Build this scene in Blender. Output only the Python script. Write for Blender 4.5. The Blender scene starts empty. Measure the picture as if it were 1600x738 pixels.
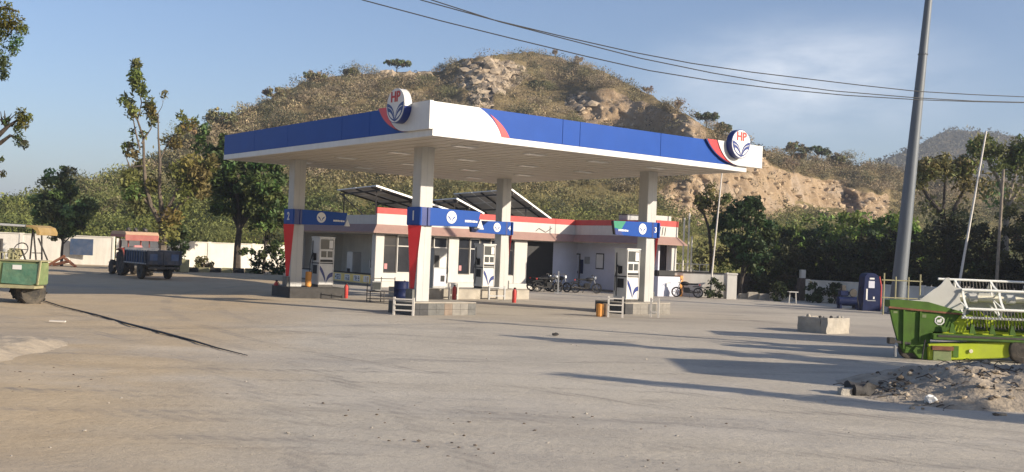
import bpy, bmesh, math, random
import numpy as np
from mathutils import Vector, Matrix, Euler, noise

S = bpy.context.scene
COL = S.collection
R = math.radians
PI = math.pi

# ------------------------------------------------------------------ camera, light, exposure
FPX, PITCH, ROLL, EYE = 1630.3, 0.0137, 0.0397, 2.32          # focal length in photo pixels, tilt, roll, eye height
_f = Vector((0, math.cos(PITCH), math.sin(PITCH))); _r0 = Vector((1, 0, 0)); _u0 = _r0.cross(_f)
_r = _r0 * math.cos(ROLL) + _u0 * math.sin(ROLL); _u = -_r0 * math.sin(ROLL) + _u0 * math.cos(ROLL)
cam = bpy.data.cameras.new('camera'); camo = bpy.data.objects.new('camera', cam); COL.objects.link(camo)
cam.sensor_width = 36; cam.lens = FPX / 1600 * 36; cam.clip_start = 0.1; cam.clip_end = 6000
camo.matrix_world = Matrix(((_r.x, _u.x, -_f.x, 0), (_r.y, _u.y, -_f.y, 0), (_r.z, _u.z, -_f.z, EYE), (0, 0, 0, 1)))
S.camera = camo
S.render.resolution_x, S.render.resolution_y = 1024, 472
S.view_settings.view_transform = 'Standard'; S.view_settings.look = 'None'
S.view_settings.gamma = 1; S.view_settings.use_curve_mapping = False
S.view_settings.exposure = 0.9

SUN_AZ, SUN_EL = 115.0, 19.0                                   # clockwise from +Y (away from the camera), above the horizon
sd = Vector((math.sin(R(SUN_AZ)) * math.cos(R(SUN_EL)), math.cos(R(SUN_AZ)) * math.cos(R(SUN_EL)), math.sin(R(SUN_EL))))
sun = bpy.data.lights.new('sun', 'SUN'); suno = bpy.data.objects.new('sun', sun); COL.objects.link(suno)
sun.energy = 4.4; sun.angle = R(0.53); sun.color = (1.0, 0.88, 0.72)
suno.rotation_euler = (-sd).to_track_quat('-Z', 'Y').to_euler(); suno.location = sd * 80

W = bpy.data.worlds.new('World'); S.world = W; W.use_nodes = True
nt = W.node_tree; nt.nodes.clear()
N = nt.nodes.new
wo = N('ShaderNodeOutputWorld'); bg = N('ShaderNodeBackground'); bg.inputs[1].default_value = 0.076
sk = N('ShaderNodeTexSky'); sk.sky_type = 'NISHITA'; sk.sun_disc = False
sk.sun_elevation = R(SUN_EL); sk.sun_rotation = R(SUN_AZ); sk.altitude = 300
sk.air_density = 1.0; sk.dust_density = 1.6; sk.ozone_density = 1.6
tc = N('ShaderNodeTexCoord'); mp = N('ShaderNodeMapping'); mp.inputs['Scale'].default_value = (5.5, 5.5, 17)
mp.inputs['Location'].default_value = (0.35, 0.2, 0.3)
nz = N('ShaderNodeTexNoise'); nz.inputs['Scale'].default_value = 1.3; nz.inputs['Detail'].default_value = 7; nz.inputs['Roughness'].default_value = 0.6
cr = N('ShaderNodeValToRGB'); cr.color_ramp.elements[0].position = 0.30; cr.color_ramp.elements[1].position = 0.74
cr.color_ramp.elements[1].color = (0.8, 0.8, 0.8, 1)
# a thin cloud bank, densest in one direction of the sky
vd = N('ShaderNodeVectorMath'); vd.operation = 'DISTANCE'
mp2 = N('ShaderNodeMapping'); mp2.inputs['Scale'].default_value = (1, 1, 2.6)
_cd = (_f + _r * ((1255 - 800) / FPX) - _u * ((128 - 369) / FPX)).normalized()
vd.inputs[1].default_value = (_cd.x, _cd.y, _cd.z * 2.6)
mr = N('ShaderNodeMapRange'); mr.inputs['From Min'].default_value = 0.02; mr.inputs['From Max'].default_value = 0.19
mr.inputs['To Min'].default_value = 1; mr.inputs['To Max'].default_value = 0.0; mr.interpolation_type = 'SMOOTHSTEP'
ml = N('ShaderNodeMath'); ml.operation = 'MULTIPLY'
tn_ = N('ShaderNodeMixRGB'); tn_.blend_type = 'MULTIPLY'; tn_.inputs[0].default_value = 1; tn_.inputs[2].default_value = (0.93, 0.97, 1.13, 1)
mx = N('ShaderNodeMixRGB'); mx.inputs[2].default_value = (7.6, 7.9, 8.4, 1)
L = nt.links.new
L(tc.outputs['Generated'], mp.inputs[0]); L(mp.outputs[0], nz.inputs['Vector']); L(nz.outputs['Fac'], cr.inputs[0])
L(tc.outputs['Generated'], mp2.inputs[0]); L(mp2.outputs[0], vd.inputs[0]); L(vd.outputs['Value'], mr.inputs['Value'])
L(cr.outputs[0], ml.inputs[0]); L(mr.outputs[0], ml.inputs[1]); L(ml.outputs[0], mx.inputs[0])
L(sk.outputs[0], tn_.inputs[1]); L(tn_.outputs[0], mx.inputs[1]); L(mx.outputs[0], bg.inputs[0]); L(bg.outputs[0], wo.inputs[0])

# ------------------------------------------------------------------ measuring: photo pixel -> point of the place
def ray(x, y): return _f + _r * ((x - 800) / FPX) - _u * ((y - 369) / FPX)
def at(x, y, Y):
    d = ray(x, y); t = Y / d.y
    return Vector((d.x * t, Y, EYE + d.z * t))
def gp(x, Y):                                                   # ground point under photo column x at distance Y
    p = at(x, 400, Y); p.z = 0; return p
ANG = math.atan2(0.60730, 0.79447)                              # the station's own grid is turned by this
U = Vector((0.79447, 0.60730, 0)); V = Vector((-0.60730, 0.79447, 0)); C0 = Vector((-2.5508, 31.8240, 0))
def wp(u, v, z=0): return C0 + U * u + V * v + Vector((0, 0, z))
def hit(x, y, P, n):                                            # ray meets the vertical plane through P with normal n
    d = ray(x, y); t = (P - Vector((0, 0, EYE))).dot(n) / d.dot(n)
    return Vector((0, 0, EYE)) + d * t

# ------------------------------------------------------------------ materials
M = {}
def mat(name, col, rough=0.6, metal=0.0, var=0.12, scale=2.5, bump=0.0, bscale=30, dust=0.0, dcol=(0.33, 0.28, 0.21), spec=0.4, streak=False):
    m = bpy.data.materials.new(name); m.use_nodes = True; t = m.node_tree; b = t.nodes['Principled BSDF']; n = t.nodes.new; k = t.links.new
    b.inputs['Roughness'].default_value = rough; b.inputs['Metallic'].default_value = metal; b.inputs['Specular IOR Level'].default_value = spec
    c = n('ShaderNodeTexCoord'); z = n('ShaderNodeTexNoise'); z.inputs['Scale'].default_value = scale; z.inputs['Detail'].default_value = 6; z.inputs['Roughness'].default_value = 0.62
    if streak:
        mpn = n('ShaderNodeMapping'); mpn.inputs['Scale'].default_value = (3, 3, 0.35); k(c.outputs['Object'], mpn.inputs[0]); k(mpn.outputs[0], z.inputs['Vector'])
    else: k(c.outputs['Object'], z.inputs['Vector'])
    r = n('ShaderNodeValToRGB'); r.color_ramp.elements[0].position = 0.3; r.color_ramp.elements[1].position = 0.7
    r.color_ramp.elements[0].color = tuple(max(0, x * (1 - var)) for x in col) + (1,)
    r.color_ramp.elements[1].color = tuple(min(0.95, x * (1 + var)) for x in col) + (1,)
    k(z.outputs['Fac'], r.inputs[0]); out = r.outputs[0]
    if dust:
        z2 = n('ShaderNodeTexNoise'); z2.inputs['Scale'].default_value = scale * 0.7; z2.inputs['Detail'].default_value = 9; z2.inputs['Roughness'].default_value = 0.7
        k(c.outputs['Object'], z2.inputs['Vector'])
        r2 = n('ShaderNodeValToRGB'); r2.color_ramp.elements[0].position = 0.38; r2.color_ramp.elements[1].position = 0.72
        r2.color_ramp.elements[1].color = (dust, dust, dust, 1); k(z2.outputs['Fac'], r2.inputs[0])
        x = n('ShaderNodeMixRGB'); x.inputs[2].default_value = tuple(dcol) + (1,); k(r2.outputs[0], x.inputs[0]); k(out, x.inputs[1]); out = x.outputs[0]
    k(out, b.inputs['Base Color'])
    if bump:
        z3 = n('ShaderNodeTexNoise'); z3.inputs['Scale'].default_value = bscale; z3.inputs['Detail'].default_value = 8; k(c.outputs['Object'], z3.inputs['Vector'])
        bp = n('ShaderNodeBump'); bp.inputs['Strength'].default_value = bump; bp.inputs['Distance'].default_value = 0.03
        k(z3.outputs['Fac'], bp.inputs['Height']); k(bp.outputs[0], b.inputs['Normal'])
    M[name] = m; return m
def leafmat(name, transl=0.25, rough=0.6):
    m = bpy.data.materials.new(name); m.use_nodes = True; t = m.node_tree; b = t.nodes['Principled BSDF']; n = t.nodes.new; k = t.links.new
    a = n('ShaderNodeAttribute'); a.attribute_name = 'tint'
    k(a.outputs['Color'], b.inputs['Base Color']); b.inputs['Roughness'].default_value = rough; b.inputs['Specular IOR Level'].default_value = 0.25
    tr = n('ShaderNodeBsdfTranslucent'); k(a.outputs['Color'], tr.inputs[0]); mx = n('ShaderNodeMixShader'); mx.inputs[0].default_value = transl
    k(b.outputs[0], mx.inputs[1]); k(tr.outputs[0], mx.inputs[2]); k(mx.outputs[0], t.nodes['Material Output'].inputs[0])
    M[name] = m; return m

mat('column_white', (0.42, 0.42, 0.405), 0.45, var=0.07, scale=1.6, dust=0.22, streak=True)
mat('white_panel', (0.58, 0.575, 0.555), 0.35, var=0.05, scale=1.6, dust=0.22, streak=True)
mat('white_paint', (0.50, 0.485, 0.45), 0.6, var=0.06, scale=1.5, dust=0.25, streak=True)
mat('blue_panel', (0.014, 0.064, 0.29), 0.42, var=0.06, scale=1.0, dust=0.10, dcol=(0.05, 0.12, 0.34), spec=0.09)
mat('navy_panel', (0.012, 0.03, 0.16), 0.35, var=0.08)
mat('red_panel', (0.58, 0.022, 0.03), 0.35, var=0.07, scale=1.4, dust=0.06)
mat('red_paint', (0.46, 0.045, 0.04), 0.6, var=0.1, dust=0.1)
mat('green_panel', (0.02, 0.22, 0.13), 0.35)
mat('soffit', (0.50, 0.455, 0.39), 0.55, var=0.06, scale=0.6)
mat('lamp_glass', (0.85, 0.85, 0.8), 0.3)
mat('awning', (0.29, 0.175, 0.145), 0.7, var=0.1, dust=0.2)
mat('wall_white', (0.70, 0.67, 0.60), 0.8, var=0.10, scale=0.7, dust=0.35, dcol=(0.46, 0.40, 0.32), bump=0.15, streak=True)
mat('wall_bluish', (0.55, 0.56, 0.64), 0.75, var=0.08, scale=0.8, dust=0.2)
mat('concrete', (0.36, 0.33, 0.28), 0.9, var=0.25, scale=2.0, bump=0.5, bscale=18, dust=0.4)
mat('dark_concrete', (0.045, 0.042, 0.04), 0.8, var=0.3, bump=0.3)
mat('tile_grey', (0.10, 0.098, 0.09), 0.45, var=0.3, scale=5)
mat('tile_brown', (0.17, 0.125, 0.09), 0.45, var=0.25, scale=5)
mat('tile_pale', (0.19, 0.175, 0.15), 0.45, var=0.2, scale=5)
mat('tile_black', (0.03, 0.03, 0.032), 0.4, var=0.3, scale=5)
mat('dark_glass', (0.02, 0.022, 0.028), 0.12, var=0.2, spec=0.6)
mat('screen_glass', (0.055, 0.06, 0.06), 0.2, var=0.2)
mat('black', (0.012, 0.012, 0.013), 0.6, var=0.3)
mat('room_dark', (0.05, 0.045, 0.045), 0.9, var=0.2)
mat('room_floor', (0.16, 0.14, 0.12), 0.6)
mat('grey_steel', (0.30, 0.31, 0.32), 0.5, 0.3, var=0.15, dust=0.25)
mat('mast_steel', (0.115, 0.13, 0.145), 0.55, 0.2, var=0.15, scale=1.2, dust=0.06, streak=True)
mat('dark_steel', (0.06, 0.055, 0.05), 0.6, 0.3, var=0.3)
mat('rust', (0.18, 0.075, 0.04), 0.85, var=0.35, scale=6, bump=0.3)
mat('rubber', (0.022, 0.021, 0.02), 0.9, var=0.3, scale=6, dust=0.5, dcol=(0.20, 0.165, 0.12))
mat('orange_paint', (0.62, 0.26, 0.045), 0.55, var=0.15, dust=0.15)
mat('yellow_paint', (0.40, 0.28, 0.07), 0.55, var=0.12, dust=0.2)
mat('canopy_ochre', (0.30, 0.20, 0.07), 0.7, var=0.2, dust=0.35)
mat('poster_yellow', (0.80, 0.60, 0.20), 0.6, var=0.12, scale=3)
mat('paper', (0.66, 0.65, 0.62), 0.7, var=0.05)
mat('ink', (0.03, 0.03, 0.035), 0.7)
mat('navy_paint', (0.010, 0.017, 0.06), 0.5, var=0.2, spec=0.12)
mat('truck_blue', (0.018, 0.028, 0.05), 0.55, var=0.3, dust=0.3)
mat('light_blue_paint', (0.045, 0.085, 0.17), 0.6, var=0.2, dust=0.3)
mat('tractor_red', (0.26, 0.035, 0.025), 0.45, var=0.15, dust=0.25)
mat('canopy_orange', (0.44, 0.28, 0.18), 0.65, var=0.12, dust=0.3, dcol=(0.5, 0.36, 0.24))
mat('header_green', (0.055, 0.125, 0.012), 0.55, var=0.3, scale=2.2, dust=0.30, dcol=(0.12, 0.13, 0.06), spec=0.25)
mat('lime_paint', (0.37, 0.46, 0.012), 0.45, var=0.15, scale=2.0, dust=0.24, dcol=(0.30, 0.29, 0.10))
mat('reel_grey', (0.50, 0.50, 0.46), 0.5, var=0.10, dust=0.2)
mat('reel_white', (0.76, 0.76, 0.70), 0.45, var=0.06, dust=0.12)
mat('cream_paint', (0.70, 0.66, 0.50), 0.5, var=0.08, dust=0.15)
mat('box_green', (0.13, 0.18, 0.075), 0.7, var=0.25, scale=3, dust=0.5, dcol=(0.32, 0.32, 0.16))
mat('tarp_teal', (0.065, 0.16, 0.105), 0.5, var=0.3, scale=2.5, dust=0.35, dcol=(0.3, 0.36, 0.2), bump=0.6, bscale=5)
mat('khaki', (0.30, 0.28, 0.15), 0.75, var=0.2, dust=0.4)
mat('bark', (0.12, 0.095, 0.07), 0.95, var=0.35, scale=5, bump=0.8, bscale=16)
mat('bark_dark', (0.06, 0.048, 0.038), 0.95, var=0.35, scale=5, bump=0.8, bscale=16)
mat('bark_pale', (0.24, 0.20, 0.155), 0.95, var=0.3, scale=5, bump=0.6, bscale=16)
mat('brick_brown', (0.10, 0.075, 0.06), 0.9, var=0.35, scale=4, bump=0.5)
mat('solar_cell', (0.52, 0.48, 0.43), 0.5, var=0.1)
mat('aluminium', (0.70, 0.69, 0.66), 0.4, 0.2, var=0.06)
mat('cable_black', (0.02, 0.02, 0.02), 0.6)
mat('pole_white', (0.62, 0.58, 0.52), 0.6, var=0.12, dust=0.25)
mat('shadow_brick', (0.28, 0.16, 0.11), 0.9, var=0.25, scale=3, bump=0.3)
mat('pink_cloth', (0.5, 0.22, 0.22), 0.8, var=0.1)
leafmat('leaf'); leafmat('leaf_dry', 0.15, 0.8)

# ------------------------------------------------------------------ object helpers
def tag(o, label=None, cat=None, group=None, kind=None):
    if label: o['label'] = label
    if cat: o['category'] = cat
    if group: o['group'] = group
    if kind: o['kind'] = kind
    return o
def thing(name, label, cat, loc=(0, 0, 0), rz=0.0, group=None):
    o = bpy.data.objects.new(name, None); COL.objects.link(o); o.empty_display_size = 0.3
    o.location = loc; o.rotation_euler = (0, 0, rz); return tag(o, label, cat, group)
class MB:
    """collects simple solids and links them as one mesh object"""
    def __init__(s): s.v = []; s.f = []
    def add(s, vs, fs):
        b = len(s.v); s.v += [tuple(x) for x in vs]; s.f += [tuple(i + b for i in q) for q in fs]; return s
    def box(s, x0, x1, y0, y1, z0, z1):
        return s.add([(x, y, z) for z in (z0, z1) for y in (y0, y1) for x in (x0, x1)],
                     [(0, 2, 3, 1), (4, 5, 7, 6), (0, 1, 5, 4), (2, 6, 7, 3), (0, 4, 6, 2), (1, 3, 7, 5)])
    def bar(s, p, q, w, h=None, up=(0, 0, 1)):                  # square bar from p to q
        p, q = Vector(p), Vector(q); h = h or w; d = (q - p).normalized(); a = d.cross(Vector(up))
        if a.length < 1e-4: a = d.cross(Vector((1, 0, 0)))
        a.normalize(); b = a.cross(d); vs = []
        for e in (p, q):
            for i, j in ((-1, -1), (1, -1), (1, 1), (-1, 1)): vs.append(e + a * i * w / 2 + b * j * h / 2)
        return s.add(vs, [(0, 1, 2, 3), (7, 6, 5, 4), (0, 4, 5, 1), (1, 5, 6, 2), (2, 6, 7, 3), (3, 7, 4, 0)])
    def tube(s, pts, r, n=8, cap=True):
        pts = [Vector(p) for p in pts]; m = len(pts); rs = r if isinstance(r, (list, tuple)) else [r] * m
        vs, fs = [], []; ref = None
        for i, p in enumerate(pts):
            d = (pts[min(i + 1, m - 1)] - pts[max(i - 1, 0)])
            d = d.normalized() if d.length > 1e-9 else Vector((0, 0, 1))
            if ref is None: ref = d.orthogonal().normalized()
            a = (ref - d * ref.dot(d)); a = a.normalized() if a.length > 1e-6 else d.orthogonal().normalized()
            ref = a; b = d.cross(a)
            vs += [p + a * math.cos(2 * PI * k / n) * rs[i] + b * math.sin(2 * PI * k / n) * rs[i] for k in range(n)]
        for i in range(m - 1):
            for k in range(n): fs.append((i * n + k, i * n + (k + 1) % n, (i + 1) * n + (k + 1) % n, (i + 1) * n + k))
        if cap: fs.append(tuple(range(n))[::-1]); fs.append(tuple((m - 1) * n + k for k in range(n)))
        return s.add(vs, fs)
    def prism(s, poly, o, ax, ay, an, d):                       # flat outline in the plane (ax, ay) at o, thickness d along an
        o, ax, ay, an = Vector(o), Vector(ax), Vector(ay), Vector(an); n = len(poly)
        a = [o + ax * x + ay * y for x, y in poly]; vs = a + [p + an * d for p in a]
        fs = [tuple(range(n))[::-1], tuple(range(n, 2 * n))] + [(i, (i + 1) % n, n + (i + 1) % n, n + i) for i in range(n)]
        return s.add(vs, fs)
    def lathe(s, prof, n=16, o=(0, 0, 0), ax=(1, 0, 0), ay=(0, 1, 0), az=(0, 0, 1), cap=True):
        o, ax, ay, az = Vector(o), Vector(ax), Vector(ay), Vector(az); vs, fs = [], []
        for r, z in prof:
            vs += [o + ax * math.cos(2 * PI * k / n) * r + ay * math.sin(2 * PI * k / n) * r + az * z for k in range(n)]
        for i in range(len(prof) - 1):
            for k in range(n): fs.append((i * n + k, i * n + (k + 1) % n, (i + 1) * n + (k + 1) % n, (i + 1) * n + k))
        if cap: fs.append(tuple(range(n))[::-1]); fs.append(tuple((len(prof) - 1) * n + k for k in range(n)))
        return s.add(vs, fs)
    def blob(s, c, r, seed=0, sub=2, rough=0.3, sq=(1, 1, 1)):
        bm = bmesh.new(); bmesh.ops.create_icosphere(bm, subdivisions=sub, radius=1); c = Vector(c)
        vs = []
        for v in bm.verts:
            k = 1 + rough * noise.noise(v.co * 1.7 + Vector((seed * 7.3, seed * 3.1, 0)))
            vs.append(c + Vector((v.co.x * r * sq[0], v.co.y * r * sq[1], v.co.z * r * sq[2])) * k)
        fs = [tuple(v.index for v in f.verts) for f in bm.faces]; bm.free(); return s.add(vs, fs)
    def mesh(s, name, m, bevel=0.0, smooth=False):
        me = bpy.data.meshes.new(name); me.from_pydata(s.v, [], s.f); me.update()
        bm = bmesh.new(); bm.from_mesh(me); bmesh.ops.recalc_face_normals(bm, faces=bm.faces)
        if bevel:
            bmesh.ops.bevel(bm, geom=[e for e in bm.edges if e.is_manifold and e.calc_face_angle(0) > 0.7], offset=bevel, segments=2, affect='EDGES', clamp_overlap=True)
        bm.to_mesh(me); bm.free()
        if smooth:
            me.shade_smooth(); me.set_sharp_from_angle(angle=R(40))
        me.materials.append(M[m] if isinstance(m, str) else m); return me
    def build(s, name, m, parent=None, bevel=0.0, smooth=False, loc=None, rz=0.0):
        o = bpy.data.objects.new(name, s.mesh(name, m, bevel, smooth)); COL.objects.link(o)
        if parent is not None: o.parent = parent
        if loc is not None: o.location = loc
        if rz: o.rotation_euler = (0, 0, rz)
        return o
def one(name, m, mb, label, cat, group=None, **k): return tag(mb.build(name, m, **k), label, cat, group)
def dup(o, loc=None, rz=None, label=None, parent=None):
    c = o.copy(); COL.objects.link(c); c.parent = parent
    if loc is not None: c.location = loc
    if rz is not None: c.rotation_euler = (0, 0, rz)
    if label: c['label'] = label
    for ch in list(o.children): dup(ch, parent=c)
    return c
def text_mesh(txt, size, depth, m, name, parent, mtx, ext_w=1.0):
    cu = bpy.data.curves.new(name, 'FONT'); cu.body = txt; cu.size = size; cu.extrude = depth; cu.align_x = 'CENTER'; cu.align_y = 'CENTER'; cu.offset = size * 0.02
    t = bpy.data.objects.new('t', cu); COL.objects.link(t)
    me = bpy.data.meshes.new_from_object(t.evaluated_get(bpy.context.evaluated_depsgraph_get())); bpy.data.objects.remove(t); bpy.data.curves.remove(cu)
    me.transform(mtx); me.materials.clear(); me.materials.append(M[m]); o = bpy.data.objects.new(name, me); COL.objects.link(o); o.parent = parent; return o
def frame(o, ax, ay): # matrix with x -> ax, y -> ay, z -> ax x ay at o
    ax, ay = Vector(ax), Vector(ay); az = ax.cross(ay); o = Vector(o)
    return Matrix(((ax.x, ay.x, az.x, o.x), (ax.y, ay.y, az.y, o.y), (ax.z, ay.z, az.z, o.z), (0, 0, 0, 1)))
def bez(p0, p1, p2, n=8):
    return [((1 - t) ** 2 * p0[0] + 2 * t * (1 - t) * p1[0] + t * t * p2[0], (1 - t) ** 2 * p0[1] + 2 * t * (1 - t) * p1[1] + t * t * p2[1]) for t in [i / n for i in range(n + 1)]]

# ------------------------------------------------------------------ leaves and trees
rng = np.random.default_rng(7)
def leaf_mesh(name, cen, size, tint, m, flat=0.0, slim=0.5):
    """many small rhombic leaves, one vertex colour each"""
    n = len(cen); cen = np.asarray(cen, float); size = np.broadcast_to(np.asarray(size, float), (n,))
    a = rng.normal(size=(n, 3)); a[:, 2] *= (1 - flat); a /= np.linalg.norm(a, axis=1)[:, None]
    b = rng.normal(size=(n, 3)); b -= a * (a * b).sum(1)[:, None]; b /= np.linalg.norm(b, axis=1)[:, None]
    a *= size[:, None]; b *= (size * slim)[:, None]
    v = np.stack([cen - a, cen - b, cen + a, cen + b], 1).reshape(-1, 3)
    me = bpy.data.meshes.new(name); me.vertices.add(4 * n); me.vertices.foreach_set('co', v.ravel())
    me.loops.add(4 * n); me.loops.foreach_set('vertex_index', np.arange(4 * n)); me.polygons.add(n)
    me.polygons.foreach_set('loop_start', np.arange(n) * 4); me.polygons.foreach_set('loop_total', np.full(n, 4))
    me.update(); at_ = me.attributes.new('tint', 'FLOAT_COLOR', 'POINT')
    c = np.ones((4 * n, 4)); c[:, :3] = np.repeat(np.asarray(tint), 4, axis=0); at_.data.foreach_set('color', c.ravel())
    me.materials.append(M[m]); return me
def tints(n, base, var=0.25, hue=0.12):
    k = 1 + var * rng.normal(size=(n, 1)); h = 1 + hue * rng.normal(size=(n, 3))
    return np.clip(np.asarray(base)[None] * np.clip(k, 0.4, 1.8) * np.clip(h, 0.6, 1.5), 0.004, 0.6)
def clumps(tips, per, spread, base, var=0.22, flat=1.0):
    """leaf centres gathered in clumps round the given points; each clump has its own shade of green"""
    tips = np.asarray(tips, float); k = len(tips); sp = np.broadcast_to(np.asarray(spread, float), (k,))
    d = rng.normal(size=(k, per, 3)); rr = rng.random((k, per, 1)) ** 0.5; d = d / np.linalg.norm(d, axis=2)[:, :, None] * rr
    d[:, :, 2] *= flat
    c = (tips[:, None] + d * sp[:, None, None]).reshape(-1, 3)
    tb = tints(k, base, var, 0.10); tl = np.repeat(tb, per, axis=0) * np.clip(1 + 0.18 * rng.normal(size=(k * per, 1)), 0.5, 1.6)
    return c, np.clip(tl, 0.004, 0.6)
def limb(mb, p, d, length, r, lev, tips, rnd, up=0.25, wig=0.35, fork=(2, 3), shrink=0.68, mids=True):
    pts = [Vector(p)]; rs = [r]; d = Vector(d).normalized(); n = 4
    for i in range(n):
        d = (d + Vector((rnd.uniform(-1, 1), rnd.uniform(-1, 1), rnd.uniform(-1, 1))) * wig * 0.5 + Vector((0, 0, up * 0.3))).normalized()
        pts.append(pts[-1] + d * length / n); rs.append(r * (1 - 0.4 * (i + 1) / n))
    mb.tube(pts, rs, n=6 if lev > 1 else 5)
    if mids and lev <= 1: tips.append(pts[2])
    if lev == 0: tips.append(pts[-1]); return
    for k in range(rnd.randint(*fork)):
        q = pts[-1] if k == 0 else pts[rnd.randint(2, n)]
        a = rnd.uniform(0, 2 * PI); side = Vector((math.cos(a), math.sin(a), rnd.uniform(0, 0.6)))
        limb(mb, q, (d * 0.75 + side * 0.8).normalized(), length * shrink * rnd.uniform(0.8, 1.15), rs[-1] * 0.8, lev - 1, tips, rnd, up, wig, fork, shrink, mids)
def crown_tree(name, label, loc, trunk_h, r, crown, base, n_clump=70, per=60, leaf=0.11, spread=0.5, seed=1, group=None, bark='bark_dark', cat='tree', limbs=6, gaps=0.0, lean=(0, 0), slim=0.5, lmat='leaf'):
    """crown = list of (dx, dy, z, rx, ry, rz) lobes; clumps sit mostly near the lobes' outside, uneven, with gaps"""
    rnd = random.Random(seed); t = thing(name, label, cat, loc, 0, group); mb = MB()
    top = Vector((lean[0], lean[1], trunk_h))
    mb.tube([(0, 0, -0.1), (lean[0] * .3 + rnd.uniform(-.06, .06), lean[1] * .3, trunk_h * 0.4), (lean[0] * .7 + rnd.uniform(-.08, .08), lean[1] * .7, trunk_h * 0.75), top], [r * 1.25, r, r * 0.85, r * 0.7], n=8)
    cen = []
    for i in range(n_clump):
        lx, ly, lz, rx, ry, rz_ = crown[rnd.choices(range(len(crown)), [c[3] * c[4] * c[5] for c in crown])[0]]
        while True:
            q = Vector((rnd.uniform(-1, 1), rnd.uniform(-1, 1), rnd.uniform(-1, 1)))
            if 0.25 < q.length < 1 and rnd.random() < q.length: break
        P = Vector((lx + q.x * rx, ly + q.y * ry, lz + q.z * rz_))
        if gaps and noise.noise(P * 0.9 + Vector((seed * 3.3, 0, 0))) > 0.45 - gaps: continue
        cen.append(P)
    for i in range(limbs):
        P = cen[rnd.randrange(len(cen))]; s_ = top * rnd.uniform(0.6, 1.0); mid = s_.lerp(P, 0.5) + Vector((rnd.uniform(-.2, .2), rnd.uniform(-.2, .2), rnd.uniform(0, .3)))
        mb.tube([s_, mid, P], [r * 0.5, r * 0.3, r * 0.1], n=5)
    for P in cen[::3]:
        s_ = top.lerp(P, 0.4); mb.tube([s_, P], [r * 0.14, r * 0.04], n=4, cap=False)
    mb.build('trunk', bark, t, smooth=True)
    spv = np.array([spread * rnd.uniform(0.55, 1.3) for _ in cen])
    c, tl = clumps([tuple(p) for p in cen], per, spv, base, 0.25, 0.8)
    me = leaf_mesh('crown', c, leaf * np.clip(1 + 0.3 * rng.normal(size=len(c)), 0.4, 1.8), tl, lmat, slim=slim)
    o = bpy.data.objects.new('crown', me); COL.objects.link(o); o.parent = t
    return t
def limb_tree(name, label, loc, stems, base, leaf=0.10, per=30, spread=0.35, seed=1, group=None, bark='bark', extra=(), keep=1.0, lev=2, length=1.6, slim=0.4, flat=1.0, fork=(2, 3), wig=0.35, cat='tree'):
    """stems: list of (points, radii, number of limbs at the end); extra: (x, y, z, spread, per) tufts"""
    rnd = random.Random(seed); t = thing(name, label, cat, loc, 0, group); mb = MB(); tips = []
    for pts, rs, k in stems:
        mb.tube(pts, rs, n=8); e = Vector(pts[-1]); d = (e - Vector(pts[-2])).normalized()
        for i in range(k):
            a = rnd.uniform(0, 2 * PI); q = e.lerp(Vector(pts[-2]), rnd.uniform(0, 0.7) if i else 0)
            limb(mb, q, d * 0.7 + Vector((math.cos(a), math.sin(a), 0.3)), length * rnd.uniform(0.7, 1.2), rs[-1] * 0.75, lev, tips, rnd, fork=fork, wig=wig)
    mb.build('trunk', bark, t, smooth=True)
    tips = [p for p in tips if rnd.random() < keep]
    c, tl = clumps([tuple(p) for p in tips] or [(0, 0, 1)], per, np.array([spread * rnd.uniform(0.5, 1.3) for _ in (tips or [0])]), base, 0.25, flat)
    for (x, y, z, s_, n_) in extra:
        c2, t2 = clumps([(x, y, z)], n_, s_, base, 0.2, flat); c = np.vstack([c, c2]); tl = np.vstack([tl, t2])
    o = bpy.data.objects.new('crown', leaf_mesh('crown', c, leaf * np.clip(1 + 0.3 * rng.normal(size=len(c)), 0.4, 1.8), tl, 'leaf', slim=slim)); COL.objects.link(o); o.parent = t
    return t
# ------------------------------------------------------------------ ground
def fbm(x, y, s=1.0, z=0.0, o=4):
    v, a, f = 0.0, 0.5, 1.0
    for _ in range(o): v += a * noise.noise(Vector((x * s * f, y * s * f, z))); a *= 0.5; f *= 2.1
    return v
def grid_mesh(name, xs, ys, hf):
    nx, ny = len(xs), len(ys); vs = [(x, y, hf(x, y)) for y in ys for x in xs]
    fs = [(j * nx + i, j * nx + i + 1, (j + 1) * nx + i + 1, (j + 1) * nx + i) for j in range(ny - 1) for i in range(nx - 1)]
    me = bpy.data.meshes.new(name); me.from_pydata(vs, [], fs); me.shade_smooth(); return me
def sstep(a, b, x):
    t = min(1, max(0, (x - a) / (b - a))); return t * t * (3 - 2 * t)
def ground_h(x, y):
    if abs(x) > 42 or y > 95 or y < 2: return 0.0
    near = 1 - sstep(28, 36, y)                                 # the forecourt slab itself is level
    left = sstep(-4, -9, x)
    h = 0.030 * fbm(x, y, 0.35, 3) + 0.016 * fbm(x * 0.6, y * 3.0, 0.9, 8)
    h += left * (0.05 * fbm(x, y, 0.8, 5))
    # shallow ruts of the wheels that pass in front
    h -= near * 0.02 * max(0, math.sin((y + 0.12 * x + 0.5 * fbm(x, y, .15, 1)) * 2.2)) ** 6 * (1 if y < 15 else 0)
    return h * max(near, 0.12 + left * 0.4)
xs = [-2500, -900, -300, -120, -60] + list(np.arange(-42, 42.1, 0.3)) + [60, 120, 300, 900, 2500]
ys = [-400, -60, -10] + list(np.arange(2, 30, 0.2)) + list(np.arange(30, 95, 1.0)) + [110, 150, 300, 900, 2500, 5000]
gm = bpy.data.materials.new('dusty_ground'); gm.use_nodes = True; t = gm.node_tree; b = t.nodes['Principled BSDF']; n = t.nodes.new; k = t.links.new
b.inputs['Roughness'].default_value = 0.95; b.inputs['Specular IOR Level'].default_value = 0.15
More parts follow.
